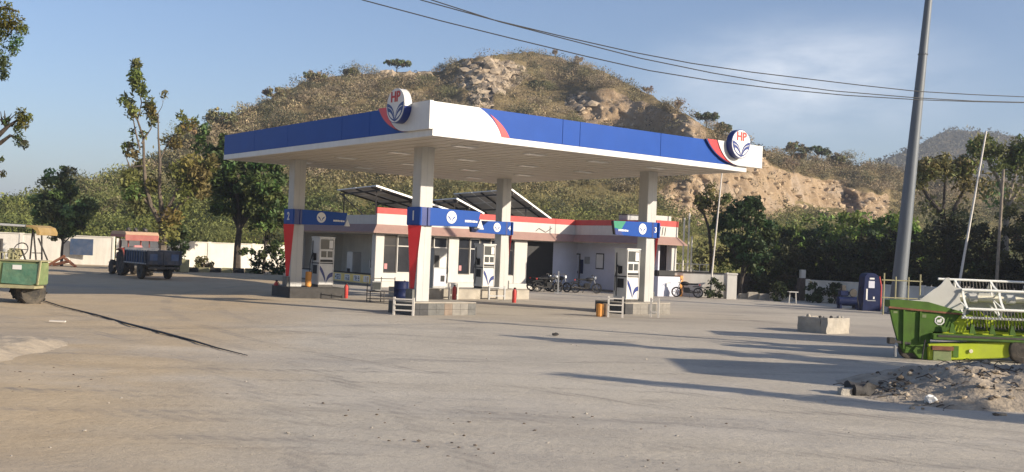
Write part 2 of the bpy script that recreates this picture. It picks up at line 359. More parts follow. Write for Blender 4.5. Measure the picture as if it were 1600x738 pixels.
c = n('ShaderNodeTexCoord')
def nse(scale, detail=8, rough=0.65, stretch=None, loc=(0, 0, 0), rz=0):
    z = n('ShaderNodeTexNoise'); z.inputs['Scale'].default_value = scale; z.inputs['Detail'].default_value = detail; z.inputs['Roughness'].default_value = rough
    m_ = n('ShaderNodeMapping'); m_.inputs['Location'].default_value = loc; m_.inputs['Rotation'].default_value = (0, 0, rz)
    if stretch: m_.inputs['Scale'].default_value = stretch
    k(c.outputs['Object'], m_.inputs[0]); k(m_.outputs[0], z.inputs['Vector']); return z
def ramp(src, p0, p1, c0=(0, 0, 0), c1=(1, 1, 1)):
    r_ = n('ShaderNodeValToRGB'); e = r_.color_ramp.elements; e[0].position = p0; e[1].position = p1; e[0].color = tuple(c0) + (1,); e[1].color = tuple(c1) + (1,); k(src, r_.inputs[0]); return r_.outputs[0]
def mixc(fac, a, b_, mode='MIX'):
    x = n('ShaderNodeMixRGB'); x.blend_type = mode
    for i, s_ in enumerate((fac, a, b_)):
        if isinstance(s_, (int, float)): x.inputs[i].default_value = s_
        elif isinstance(s_, tuple): x.inputs[i].default_value = s_ + (1,)
        else: k(s_, x.inputs[i])
    return x.outputs[0]
base = ramp(nse(0.16, 9).outputs['Fac'], 0.32, 0.7, (0.43, 0.38, 0.305), (0.53, 0.475, 0.385))
base = mixc(ramp(nse(0.35, 8, 0.62, (0.4, 1.1, 1), rz=-0.12).outputs['Fac'], 0.50, 0.74), base, (0.33, 0.30, 0.26))      # worn streaks along the road
base = mixc(ramp(nse(0.22, 6, 0.6, (0.5, 1.0, 1), (4, 7, 0)).outputs['Fac'], 0.52, 0.72), base, (0.53, 0.475, 0.385))
dk = ramp(nse(0.30, 10, 0.75, (0.45, 1.5, 1), (11, 3, 0), -0.06).outputs['Fac'], 0.56, 0.68)
base = mixc(dk, base, (0.235, 0.215, 0.19))
# sand that has blown over the left verge
sx = n('ShaderNodeSeparateXYZ'); k(c.outputs['Object'], sx.inputs[0])
ma = n('ShaderNodeMath'); ma.operation = 'MULTIPLY_ADD'; k(sx.outputs['Y'], ma.inputs[0]); ma.inputs[1].default_value = 0.17; k(sx.outputs['X'], ma.inputs[2])
md = n('ShaderNodeMath'); md.operation = 'MULTIPLY_ADD'; k(nse(0.4, 8).outputs['Fac'], md.inputs[0]); md.inputs[1].default_value = 3.5; k(ma.outputs[0], md.inputs[2])
mr_ = n('ShaderNodeMapRange'); mr_.inputs['From Min'].default_value = -1.6; mr_.inputs['From Max'].default_value = 1.6; mr_.inputs['To Min'].default_value = 0.85; mr_.inputs['To Max'].default_value = 0.0; k(md.outputs[0], mr_.inputs['Value'])
base = mixc(mr_.outputs[0], base, ramp(nse(0.9, 9).outputs['Fac'], 0.3, 0.7, (0.44, 0.33, 0.20), (0.53, 0.41, 0.26)))
grit = ramp(nse(9, 9, 0.8).outputs['Fac'], 0.35, 0.68, (0.86, 0.86, 0.86), (1.10, 1.10, 1.10))
base = mixc(1.0, base, grit, 'MULTIPLY')
# curved tyre tracks where vehicles have swung in from the road
def arc(cx, cy, rad, w, gap, lo=0.40, hi=0.62):
    d_ = n('ShaderNodeVectorMath'); d_.operation = 'DISTANCE'; k(c.outputs['Object'], d_.inputs[0]); d_.inputs[1].default_value = (cx, cy, 0)
    w_ = n('ShaderNodeMath'); w_.operation = 'MULTIPLY_ADD'; k(nse(0.5, 3).outputs['Fac'], w_.inputs[0]); w_.inputs[1].default_value = 0.5; k(d_.outputs['Value'], w_.inputs[2]); out = None
    for g_ in (0, gap):
        s_ = n('ShaderNodeMath'); s_.operation = 'SUBTRACT'; k(w_.outputs[0], s_.inputs[0]); s_.inputs[1].default_value = rad + g_ + .25
        a_ = n('ShaderNodeMath'); a_.operation = 'ABSOLUTE'; k(s_.outputs[0], a_.inputs[0]); m_ = n('ShaderNodeMapRange'); m_.interpolation_type = 'SMOOTHSTEP'; k(a_.outputs[0], m_.inputs['Value'])
        m_.inputs['From Min'].default_value = w * .45; m_.inputs['From Max'].default_value = w; m_.inputs['To Min'].default_value = 1; m_.inputs['To Max'].default_value = 0
        out = m_.outputs[0] if out is None else mixc(1.0, out, m_.outputs[0], 'ADD')
    return mixc(1.0, out, ramp(nse(0.45, 6, .6, None, (cx, cy, 0)).outputs['Fac'], lo, hi), 'MULTIPLY')
tw_ = n('ShaderNodeTexWave'); tw_.bands_direction = 'DIAGONAL'; tw_.inputs['Scale'].default_value = 1.9; tw_.inputs['Distortion'].default_value = 1.5; k(c.outputs['Object'], tw_.inputs['Vector'])
tread = ramp(tw_.outputs['Fac'], 0.3, 0.75, (0.35, 0.35, 0.35), (1, 1, 1))
for cx, cy, rad, w, gap in ((-6, -38, 51.5, .20, 1.7), (4, -55, 67.6, .22, 1.8), (-34, 2, 33.2, .24, 1.7), (26, 48, 38.0, .22, 1.7), (2, -30, 46.2, .18, 1.6), (-12, 64, 44, .24, 1.9)):
    base = mixc(mixc(1.0, mixc(1.0, arc(cx, cy, rad, w, gap), tread, 'MULTIPLY'), (0.55, 0.55, 0.55), 'MULTIPLY'), base, (0.235, 0.21, 0.18))
base = mixc(mixc(1.0, arc(-20, -60, 78, 1.6, 4.2), (0.35, 0.35, 0.35), 'MULTIPLY'), base, (0.55, 0.50, 0.425))
base = mixc(mixc(1.0, ramp(nse(0.11, 7, .62, (.6, 1, 1), (21, 5, 0)).outputs['Fac'], 0.5, 0.68), (0.6, 0.6, 0.6), 'MULTIPLY'), base, (0.31, 0.275, 0.235))
peb = ramp(nse(42, 2, 0.5).outputs['Fac'], 0.67, 0.72); base = mixc(peb, base, (0.13, 0.115, 0.10))
# oil drips and tyre marks on the forecourt
oil = ramp(nse(0.55, 5, 0.6, None, (2, 9, 0)).outputs['Fac'], 0.63, 0.75); base = mixc(mixc(1.0, oil, (0.5, 0.5, 0.5), 'MULTIPLY'), base, (0.12, 0.11, 0.105))
k(base, b.inputs['Base Color'])
bp = n('ShaderNodeBump'); bp.inputs['Strength'].default_value = 0.55; bp.inputs['Distance'].default_value = 0.03; k(nse(7, 12, 0.75).outputs['Fac'], bp.inputs['Height'])
bp2 = n('ShaderNodeBump'); bp2.inputs['Strength'].default_value = 0.4; bp2.inputs['Distance'].default_value = 0.10; k(nse(0.9, 8, 0.62, (0.7, 1.2, 1), rz=-0.1).outputs['Fac'], bp2.inputs['Height']); k(bp.outputs[0], bp2.inputs['Normal'])
k(bp2.outputs[0], b.inputs['Normal'])
me = grid_mesh('ground', xs, ys, ground_h); me.materials.append(gm); go = bpy.data.objects.new('ground', me); COL.objects.link(go); go['kind'] = 'structure'
M['ground'] = gm

# ------------------------------------------------------------------ hills: marched up along each line of sight from their foot, with cliffs where the rock is cut
def horizon_y(x): return 369 + PITCH * FPX + (x - 800) * 0.0397
SIL = [(-400, 372), (-150, 348), (0, 326), (60, 318), (110, 300), (150, 293), (200, 276), (260, 248), (290, 222), (340, 194), (400, 167), (450, 141), (490, 121), (560, 117), (600, 112), (640, 110), (690, 112), (702, 101), (725, 93), (760, 88), (800, 84), (830, 80), (880, 92), (940, 112), (1000, 141), (1050, 166), (1090, 192), (1130, 211), (1200, 236), (1260, 248), (1340, 260), (1400, 268), (1480, 275), (1600, 288), (1750, 300), (2000, 330)]
FAR = [(1150, 330), (1300, 275), (1370, 262), (1395, 243), (1430, 232), (1450, 216), (1470, 209), (1500, 204), (1530, 206), (1560, 210), (1600, 214), (1680, 226), (1800, 238), (1950, 265), (2100, 300)]
def interp(T, x):
    return float(np.interp(x, [a for a, _ in T], [b for _, b in T]))
def bump2(x, y, cx, cy, rx, ry, wob=0.35):
    w = wob * fbm(x * 0.02, y * 0.02, 1.0, cx)
    d = math.sqrt(((x - cx) / rx) ** 2 + ((y - cy) / ry) ** 2) + w
    return 1 - sstep(0.72, 1.05, d)
def band(x, y, x0, y0, x1, y1, th, wob=12):
    if x < x0 - 15 or x > x1 + 15: return 0.0
    yc = y0 + (y1 - y0) * (x - x0) / (x1 - x0) + wob * fbm(x * 0.03, 3.3, 1.0, x0)
    e = sstep(x0 - 15, x0 + 15, x) * (1 - sstep(x1 - 15, x1 + 15, x))
    return e * (1 - sstep(th * 0.75, th * 1.15, abs(y - yc)))
def cliff(x, y):
    a = max(0.75 * bump2(x, y, 768, 118, 64, 30), 0.6 * band(x, y, 590, 116, 680, 118, 8, 6), 0.75 * bump2(x, y, 750, 160, 24, 34), 0.7 * bump2(x, y, 905, 160, 26, 16))
    o = max(band(x, y, 905, 163, 1100, 214, 25, 12), 0.9 * bump2(x, y, 945, 168, 42, 30), 0.9 * bump2(x, y, 1140, 305, 110, 46), 0.9 * band(x, y, 1195, 282, 1385, 326, 21, 14), 0.7 * band(x, y, 1040, 222, 1200, 262, 12, 10))
    d = 0.8 * bump2(x, y, 1331, 318, 15, 23, 0.9)
    return a, o, d
def hill(name, sil, x0, x1, dx, Yb, slope, K, back, nz_amp, use_cliff=True):
    px = np.arange(x0, x1 + 0.1, dx); vs, cols, fs = [], [], []; info = []
    for x in px:
        Yf = Yb + (60 * sstep(680, 1560, x) if use_cliff else 0); ys_, yt = horizon_y(x) + EYE * FPX / Yf, interp(sil, x)
        yt += 5.0 * fbm(x * 0.035, 1.7, 1.0, 2.0) + 2.5 * fbm(x * 0.15, 5.1)
        Y, z = Yf, 0.0; row = []
        for i in range(K + 1):
            y = ys_ + (yt - ys_) * (i / K) ** 0.9; d = ray(x, y); ez = d.z / d.y
            a, o, dk_ = cliff(x, y) if use_cliff else (0, 0, 0); cm = max(a, o)
            gul = fbm(x * 0.018, y * 0.006, 1.0, 4.0)
            tn = slope * (1 + 0.30 * gul + 0.30 * fbm(x * 0.006, y * 0.03, 1.0, 9.0)) + (o * 1.3 + a * 0.25) * (0.6 + 0.7 * fbm(x * 0.06, y * 0.05, 1.0, 6.0))
            tn = max(tn, ez + 0.06)
            if i: Yn = (z - tn * Y - EYE) / (ez - tn); Yn = max(Yn, Y + 0.05); Y = min(Yn, Y + 9)
            z = max(0.0, EYE + ez * Y) if i else 0.0
            row.append((x, y, Y, z, a, o, dk_))
        info.append(row)
    A = np.array([[r_[2] for r_ in row] for row in info])
    for _ in range(60 if use_cliff else 8):                      # neighbouring lines of sight keep nearly the same distance
        A[1:-1] = 0.25 * A[:-2] + 0.5 * A[1:-1] + 0.25 * A[2:]
    nr = K + 1 + len(back)
    for i, row in enumerate(info):
        for j, (x, y, Y, z, a, o, dk_) in enumerate(row):
            Y = A[i, j]; d = ray(x, y); X = Y * d.x / d.y; z = max(0.0, EYE + Y * d.z / d.y) if j else -0.3
            cm = max(a, o); w = j / K
            if j:
                q = Vector((X, Y, z)); rg = noise.noise(q * 0.22) * 1.0 + noise.noise(q * 0.6) * 0.5
                if cm > 0.05:                                    # ledges and cracks in the rock
                    q2 = Vector((X * 0.40, Y * 0.10, z * 0.15)); q3 = Vector((X, Y * .5, z)); rk = 0.85 * (noise.ridged_multi_fractal(q2, 0.8, 2.1, 5, 0.9, 2.0) - 1.0) + 0.35 * noise.fractal(q3 * 0.5, 0.7, 2.2, 5) + a * (1.6 * (noise.voronoi(q3 * 0.42 + Vector((noise.noise(q3) * .5, 0, 0)))[0][0] - .5) + 0.8 * (noise.cell(q3 * 0.55) - .5))
                    Y -= (o * 1.5 + a * 2.0) / max(1, o + a) * (cm > .05) * rk * min(1, cm * 1.4)
                Y += rg * nz_amp * (1 - cm * 0.5); z += 0.35 * nz_amp * noise.noise(q * 0.35) * min(1, j / 6) * (0.3 if j > K - 2 else 1)
            if dk_ > 0.1 : Y += 1.2 * dk_
            vs.append((X, Y, z)); cols.append((o, a, dk_))
        for bk, (dy, dz) in enumerate(back):
            Y2 = A[i, K] + dy; vs.append((X * Y2 / A[i, K], Y2, max(-0.5, z + dz))); cols.append((0, 0, 0))
    for i in range(len(px) - 1):
        for j in range(nr - 1): fs.append((i * nr + j, (i + 1) * nr + j, (i + 1) * nr + j + 1, i * nr + j + 1))
    me = bpy.data.meshes.new(name); me.from_pydata(vs, [], fs); me.shade_smooth()
    at_ = me.attributes.new('rock', 'FLOAT_COLOR', 'POINT'); cc = np.ones((len(vs), 4)); cc[:, :3] = cols; at_.data.foreach_set('color', cc.ravel())
    ob = bpy.data.objects.new(name, me); COL.objects.link(ob); ob['kind'] = 'structure'
    return ob, np.array(vs).reshape(len(px), nr, 3), px, info
def hillmat(name, grass, dry, far=False):
    global n, k, c
    m = bpy.data.materials.new(name); m.use_nodes = True; t = m.node_tree; b = t.nodes['Principled BSDF']; n = t.nodes.new; k = t.links.new
    b.inputs['Roughness'].default_value = 1; b.inputs['Specular IOR Level'].default_value = 0.05; c = n('ShaderNodeTexCoord')
    a = n('ShaderNodeAttribute'); a.attribute_name = 'rock'; s_ = n('ShaderNodeSeparateColor'); k(a.outputs['Color'], s_.inputs[0])
    base = ramp(nse(0.12, 9, 0.7).outputs['Fac'], 0.35, 0.68, grass, dry)
    base = mixc(ramp(nse(0.6, 8, 0.75).outputs['Fac'], 0.45, 0.7), base, tuple(x * 0.6 for x in grass))
    if not far:
        z = n('ShaderNodeSeparateXYZ'); k(c.outputs['Object'], z.inputs[0]); zr = n('ShaderNodeMapRange'); zr.inputs['From Min'].default_value = 2; zr.inputs['From Max'].default_value = 16; zr.inputs['To Min'].default_value = 0.8; zr.inputs['To Max'].default_value = 0; k(z.outputs['Z'], zr.inputs['Value'])
        base = mixc(zr.outputs[0], base, ramp(nse(0.25, 8).outputs['Fac'], 0.35, 0.65, (0.14, 0.16, 0.04), (0.28, 0.26, 0.085)))
        tan = ramp(nse(0.5, 10, 0.75, (1, 1, 0.6)).outputs['Fac'], 0.33, 0.68, (0.30, 0.205, 0.12), (0.50, 0.375, 0.245))
        tan = mixc(ramp(nse(0.22, 5).outputs['Fac'], 0.5, 0.66), tan, (0.47, 0.37, 0.27))
        gry = ramp(nse(0.8, 10, 0.75).outputs['Fac'], 0.35, 0.65, (0.20, 0.16, 0.12), (0.42, 0.345, 0.26))
        vo = n('ShaderNodeTexVoronoi'); vo.feature = 'DISTANCE_TO_EDGE'; vo.inputs['Scale'].default_value = 0.45; k(c.outputs['Object'], vo.inputs['Vector'])
        gry = mixc(ramp(vo.outputs['Distance'], 0.0, 0.06, (1, 1, 1), (0, 0, 0)), gry, (0.08, 0.06, 0.045))
        e = nse(1.1, 8, 0.7); add = n('ShaderNodeMath'); add.operation = 'ADD'; k(s_.outputs[0], add.inputs[0]); sub = n('ShaderNodeMath'); sub.operation = 'MULTIPLY_ADD'; k(e.outputs['Fac'], sub.inputs[0]); sub.inputs[1].default_value = 0.9; sub.inputs[2].default_value = -0.45; k(sub.outputs[0], add.inputs[1])
        base = mixc(ramp(add.outputs[0], 0.22, 0.42), base, tan)
        add2 = n('ShaderNodeMath'); add2.operation = 'ADD'; k(s_.outputs[1], add2.inputs[0]); k(sub.outputs[0], add2.inputs[1])
        base = mixc(ramp(add2.outputs[0], 0.3, 0.55), base, gry)
        base = mixc(ramp(s_.outputs[2], 0.1, 0.9), base, (0.12, 0.08, 0.065))  # darkness of the cave mouth, painted into the rock colour
    k(base, b.inputs['Base Color'])
    bp = n('ShaderNodeBump'); bp.inputs['Strength'].default_value = 1.0; bp.inputs['Distance'].default_value = 0.9; k(nse(0.8, 14, 0.8, (1, 1, 0.45)).outputs['Fac'], bp.inputs['Height']); k(bp.outputs[0], b.inputs['Normal'])
    return m
hob, HV, HPX, HINFO = hill('hill', SIL, -420, 2020, 4, 98, 0.34, 140, [(6, 0.5), (20, -5), (60, -22), (110, -60)], 1.2)
hob.data.materials.append(hillmat('hill_soil', (0.19, 0.15, 0.075), (0.33, 0.25, 0.14)))
fob, FV, FPXS, FINFO = hill('far_hill', FAR, 1150, 2100, 8, 430, 0.30, 45, [(30, -3), (120, -60), (300, -140)], 6.0, False)
fob.data.materials.append(hillmat('far_hill_soil', (0.075, 0.065, 0.04), (0.15, 0.115, 0.075), True))

# scrub that covers the hillside: thousands of thorn bushes nobody could count
def scrub(name, HV, HPX, HINFO, count, K, seed, rmin, rmax, per, leaf, far=False):
    rnd = random.Random(seed); C_, T_, S_ = [], [], []
    ny = K
    for _ in range(count * 6):
        if len(C_) >= count: break
        i = rnd.randrange(len(HPX)); j = int(ny * rnd.random() ** 0.85); x, y, Y, z, a, o, dk_ = HINFO[i][j]
        if not far and (max(a, o) > 0.3 or dk_ > 0.2) and rnd.random() > (0.10 if a > o else 0.06): continue
        p = Vector(HV[i, j]); dens = 0.5 + 1.1 * fbm(p.x * 0.05, p.y * 0.05 + p.z * 0.05, 1.0, 2)
        if rnd.random() > dens + (0.35 if j > 0.85 * ny else 0): continue
        p += Vector((rnd.uniform(-.6, .6), rnd.uniform(-.6, .6), 0)); r = rnd.uniform(rmin, rmax) * (1.25 if rnd.random() < 0.12 else 1)
        up = (horizon_y(x) + 30 - y)
        if far: col = (0.085, 0.08, 0.055)
        else:
            g = sstep(150, 60, up); dark = rnd.random()
            a_ = (0.235, 0.182, 0.108) if dark > 0.45 else ((0.17, 0.15, 0.078) if dark > 0.10 else (0.05, 0.052, 0.028))
            gr = (0.15, 0.165, 0.042) if dark > 0.25 else (0.06, 0.08, 0.022)
            if x < 330: g = max(g, 0.85 * sstep(300, 200, x))
            col = tuple(a_[q] * (1 - g) + gr[q] * g for q in range(3))
        C_.append((p.x, p.y, p.z + r * 0.45)); T_.append(col); S_.append(r)
    n_ = len(C_); C_ = np.array(C_); S_ = np.array(S_); T_ = np.array(T_)
    d = rng.normal(size=(n_, per, 3)); d /= np.linalg.norm(d, axis=2)[:, :, None]; d *= rng.random((n_, per, 1)) ** 0.4; d[:, :, 2] = d[:, :, 2] * 0.62
    cc = (C_[:, None] + d * S_[:, None, None]).reshape(-1, 3)
    tl = np.repeat(T_ * np.clip(1 + .28 * rng.normal(size=(n_, 1)), .5, 1.8), per, axis=0) * np.clip(1 + .22 * rng.normal(size=(n_ * per, 1)), .4, 1.7)
    me = leaf_mesh(name, cc, leaf * np.clip(1 + .35 * rng.normal(size=len(cc)), .4, 2) * np.repeat(S_ / rmax, per) ** 0.5, np.clip(tl, .004, .5), 'leaf_dry', slim=0.45)
    ob = bpy.data.objects.new(name, me); COL.objects.link(ob); ob['kind'] = 'stuff'; return ob
scrub('thorn_scrub', HV, HPX, HINFO, 7500, 140, 3, 0.5, 2.0, 100, 0.15)
# taller twiggy brush on the slopes, soft against the sky, and broad olive bushes among it
def brush(name, count, seed, up0, up1, per, r0, r1, cols, x0=180, x1=1500, pw=.5, leaf=.16):
    rnd = random.Random(seed); C_, T_, S_ = [], [], []
    while len(C_) < count:
        i = rnd.randrange(len(HPX)); j = int(140 * rnd.random() ** pw); x, y, Y, z, a, o, dk_ = HINFO[i][j]; up = horizon_y(x) - y
        if x < x0 or x > x1 or up < up0 or up > up1 or max(a, o) > 0.25: continue
        if fbm(x * .02, y * .02, 1.0, 5) < -0.10 and rnd.random() < .85: continue
        p = Vector(HV[i, j]); r = rnd.uniform(r0, r1); g = rnd.random(); col = cols[0] if g > .45 else (cols[1] if g > .14 else cols[2])
        for q in range(3 if r > 1.7 else 1):                     # a bush is a few rounded lobes, thick below and ragged on top
            C_.append((p.x + rnd.uniform(-.6, .6) * r, p.y + rnd.uniform(-.3, .3) * r, p.z + r * (.35 + .3 * rnd.random()))); S_.append(r * (1 if q == 0 else rnd.uniform(.45, .75))); T_.append(col)
    C_ = np.array(C_); S_ = np.array(S_); T_ = np.array(T_); n_ = len(C_); d = rng.normal(size=(n_, per, 3)); d /= np.linalg.norm(d, axis=2)[:, :, None]; d *= rng.random((n_, per, 1)) ** 0.45; d[:, :, 2] *= .6
    cc = (C_[:, None] + d * S_[:, None, None]).reshape(-1, 3); tl = np.repeat(T_ * np.clip(1 + .2 * rng.normal(size=(n_, 1)), .6, 1.5), per, axis=0) * np.clip(1 + .15 * rng.normal(size=(n_ * per, 1)), .5, 1.5)
    ob = bpy.data.objects.new(name, leaf_mesh(name, cc, leaf * np.clip(1 + .35 * rng.normal(size=len(cc)), .4, 2), np.clip(tl, .004, .5), 'leaf_dry', slim=.24)); COL.objects.link(ob); ob['kind'] = 'stuff'
brush('dry_brush', 900, 8, 90, 400, 170, 0.9, 2.0, ((0.28, 0.225, 0.15), (0.24, 0.205, 0.12), (0.085, 0.085, 0.05)))
brush('olive_brush', 210, 18, 20, 300, 330, 1.7, 3.0, ((0.20, 0.18, 0.092), (0.155, 0.155, 0.072), (0.065, 0.07, 0.04)), 120, 1480, .8, .15)
brush('valley_brush', 110, 28, -20, 60, 330, 1.8, 3.2, ((0.15, 0.165, 0.055), (0.11, 0.135, 0.042), (0.06, 0.075, 0.03)), -200, 700, 2.0, .15)
rnd = random.Random(61); bo = MB(); cs = MB(); n_b = 0
while n_b < 420:                                                 # angular blocks in the summit outcrop and fallen stones below the cuts
    i = rnd.randrange(len(HPX)); j = rnd.randrange(140); x, y, Y, z, a, o, dk_ = HINFO[i][j]
    lowcut = 1040 < x < 1400 and o < .3 and j + 8 < 140 and HINFO[i][j + 8][5] > .4
    if not (a > .35 or (lowcut and rnd.random() < .5) or (o > .4 and rnd.random() < .22)): continue
    p = Vector(HV[i, j]); r_ = rnd.uniform(.35, 1.15) if a > .35 else rnd.uniform(.2, .6); n_b += 1
    (bo if a > .35 else cs).blob(p + Vector((0, -.15 * r_, 0)), r_, rnd.randrange(999), 1, .9, (rnd.uniform(.8, 1.5), rnd.uniform(.7, 1.1), rnd.uniform(.6, 1.0)))
mat('hill_rock', (0.33, 0.265, 0.19), 0.95, var=0.35, scale=1.2, bump=0.8, bscale=6)
mat('cut_rock', (0.40, 0.30, 0.19), 0.95, var=0.3, scale=1.2, bump=0.8, bscale=6)
bo.build('rock_blocks', 'hill_rock')['kind'] = 'stuff'; cs.build('cut_stones', 'cut_rock')['kind'] = 'stuff'
scrub('far_scrub', FV, FPXS, FINFO, 2200, 45, 4, 2.5, 6.0, 40, 0.9, True)
# ------------------------------------------------------------------ canopy over the pumps (local axes: x along the bright front, y along the shaded side)
LU, LV, ZS, ZF, ZT = 14.59, 16.45, 5.73, 5.93, 6.78
XE = 15.36                                                      # the emblem panel runs past the canopy's right end
cn = thing('forecourt_canopy', 'large flat forecourt canopy with blue fascia and two round emblem discs on four white columns', 'canopy', C0, ANG)
MB().box(0.06, LU - 0.06, 0.06, LV - 0.06, ZS + 0.02, ZS + 0.12).build('soffit', 'soffit', cn)
MB().box(0.3, LU - 0.3, 0.3, LV - 0.3, ZF + 0.05, ZT - 0.2).build('roof_deck', 'grey_steel', cn)
tr = MB(); tr.box(0, LU, 0, 0.1, ZS, ZF); tr.box(0, 0.1, 0.1, LV, ZS, ZF); tr.box(LU - 0.1, LU, 0.1, LV, ZS, ZF); tr.box(0.1, LU - 0.1, LV - 0.1, LV, ZS, ZF)
tr.build('edge_trim', 'white_panel', cn)
def panel_x(x0, x1, y, m, name='fascia_panel', d=0.06): return MB().box(x0 + 0.006, x1 - 0.006, y, y + d, ZF + 0.004, ZT).build(name, m, cn, bevel=0.006)
def panel_y(y0, y1, x, m, name='fascia_panel', d=0.06): return MB().box(x, x + d, y0 + 0.006, y1 - 0.006, ZF + 0.004, ZT).build(name, m, cn, bevel=0.006)
# front: white corner with a rounded end, a red crescent, then blue panels
H_ = ZT - ZF - 0.004
wc = [(0, 0)] + [(2.62, 0)] + bez((2.62, 0), (2.40, 0.55), (1.70, H_), 12)[1:] + [(0, H_)]
MB().prism(wc, (0, -0.012, ZF + 0.004), (1, 0, 0), (0, 0, 1), (0, 1, 0), 0.072).build('corner_panel', 'white_panel', cn)
rc = bez((2.14, H_ * .80), (2.46, 0.42), (2.645, 0), 10) + [(2.95, 0)] + bez((2.95, 0), (2.72, 0.42), (2.14, H_ * .80), 10)[1:-1]
MB().prism(rc, (0, -0.010, ZF + 0.004), (1, 0, 0), (0, 0, 1), (0, 1, 0), 0.03).build('crescent', 'red_panel', cn)
for a_, b_ in ((1.5, 5.18), (5.18, 5.95), (5.95, 9.83), (9.83, 12.9)): panel_x(a_, b_, 0.004, 'blue_panel')
panel_x(12.9, LU, 0.02, 'blue_panel')
for a_, b_ in ((1.5, 3.9), (3.9, 5.85), (5.85, 10.2), (10.2, 13.3), (13.3, LV)): panel_y(a_, b_, 0.004, 'blue_panel')
for a_, b_ in ((0.07, 4), (4, 8), (8, 12), (12, LV)): panel_y(a_, b_, LU - 0.07, 'blue_panel')
for a_, b_ in ((0.07, 5), (5, 10), (10, LU - 0.07)): panel_x(a_, b_, LV - 0.07, 'blue_panel')
# the emblem panels stand proud of the fascia; s runs inward from the panel's outer end
def emblem(o, ax, an, flip):
    """o outer bottom corner, ax inward along the fascia, an outward"""
    hp = ZT - ZF + 0.02; w = [(0, 0)] + [(1.35, 0.0)] + bez((1.35, 0.0), (2.25, 0.02), (2.62, hp), 14)[1:] + [(0, hp)]
    if flip: w = w[::-1]
    MB().prism(w, o, ax, (0, 0, 1), an, 0.13).build('emblem_panel', 'white_panel', cn)
    r_ = bez((1.42, 0.0), (2.34, 0.04), (2.66, hp), 14) + bez((3.16, hp), (2.68, 0.16), (1.42, 0.0), 14)[:-1]
    MB().prism(r_, Vector(o) + Vector(an) * 0.004, ax, (0, 0, 1), an, 0.10).build('swoosh', 'red_panel', cn)
    k_ = bez((1.40, -0.02), (2.60, 0.10), (3.17, hp), 12) + bez((3.23, hp), (2.66, 0.10), (1.40, -0.02), 12)[:-1]
    MB().prism(k_, Vector(o) + Vector(an) * 0.003, ax, (0, 0, 1), an, 0.09).build('swoosh_edge', 'navy_panel', cn)
    ctr = Vector(o) + Vector(ax) * 1.60 + Vector((0, 0, 0.80)) + Vector(an) * 0.13
    right = Vector((0, 0, 1)).cross(Vector(an)) * 1.0                     # to the viewer's right when facing the disc
    up = Vector((0, 0, 1)); rad = 0.55; dep = 0.26
    rim = lambda a0, a1, n_: [(rad * math.cos(a0 + (a1 - a0) * i / n_), rad * math.sin(a0 + (a1 - a0) * i / n_)) for i in range(n_ + 1)]
    disc = MB().prism(rim(R(-4), R(184), 24), ctr, right, up, an, dep).build('emblem_disc', 'navy_panel' if flip else 'white_panel', cn)
    MB().prism(rim(R(184), R(356), 24), ctr, right, up, an, dep).build('rim', 'navy_panel', disc)
    fo = ctr + Vector(an) * dep
    MB().prism(rim(0, 2 * PI, 40)[:-1], fo, right * 0.955, up * 0.955, an, 0.012).build('disc_face', 'paper', disc)
    for sg in (-1, 1):
        def leafp(pts, m, e):
            p_ = [(x * sg, y) for x, y in pts]
            MB().prism(p_, fo, right, up, an, e).build('petal', m, disc)
        out = bez((0, -0.50), (0.05, 0.04), (0.50, 0.10), 10) + bez((0.50, 0.10), (0.50, -0.36), (0, -0.50), 10)[1:-1]
        leafp(out, 'navy_panel', 0.02)
        mid_ = bez((0.05, -0.36), (0.13, -0.045), (0.44, -0.02), 10) + bez((0.44, -0.038), (0.145, -0.075), (0.05, -0.36), 10)[:-1]
        leafp(mid_, 'paper', 0.026)
        inn = bez((0.07, -0.42), (0.20, -0.19), (0.38, -0.17), 10) + bez((0.38, -0.17), (0.33, -0.34), (0.07, -0.42), 10)[1:-1]
        leafp(inn, 'paper', 0.026)
    text_mesh('HP', 0.46, 0.008, 'red_paint', 'letters', disc, frame(fo + up * 0.27 + Vector(an) * 0.02, right, up))
    return disc
emblem((0.0, 0.0, ZF + 0.002), (0, 1, 0), (-1, 0, 0), False)
emblem((XE, 0.0, ZF + 0.002), (-1, 0, 0), (0, -1, 0), True)
for x in (2.6, 5.6, 8.6, 11.6):
    for y in (2.0, 6.2, 10.3, 14.2):
        li = MB().box(x - 0.42, x + 0.42, y - 0.2, y + 0.2, ZS - 0.012, ZS + 0.02).build('ceiling_light', 'white_panel', cn)
        MB().box(x - 0.37, x + 0.37, y - 0.15, y + 0.15, ZS - 0.018, ZS - 0.011).build('diffuser', 'lamp_glass', li)
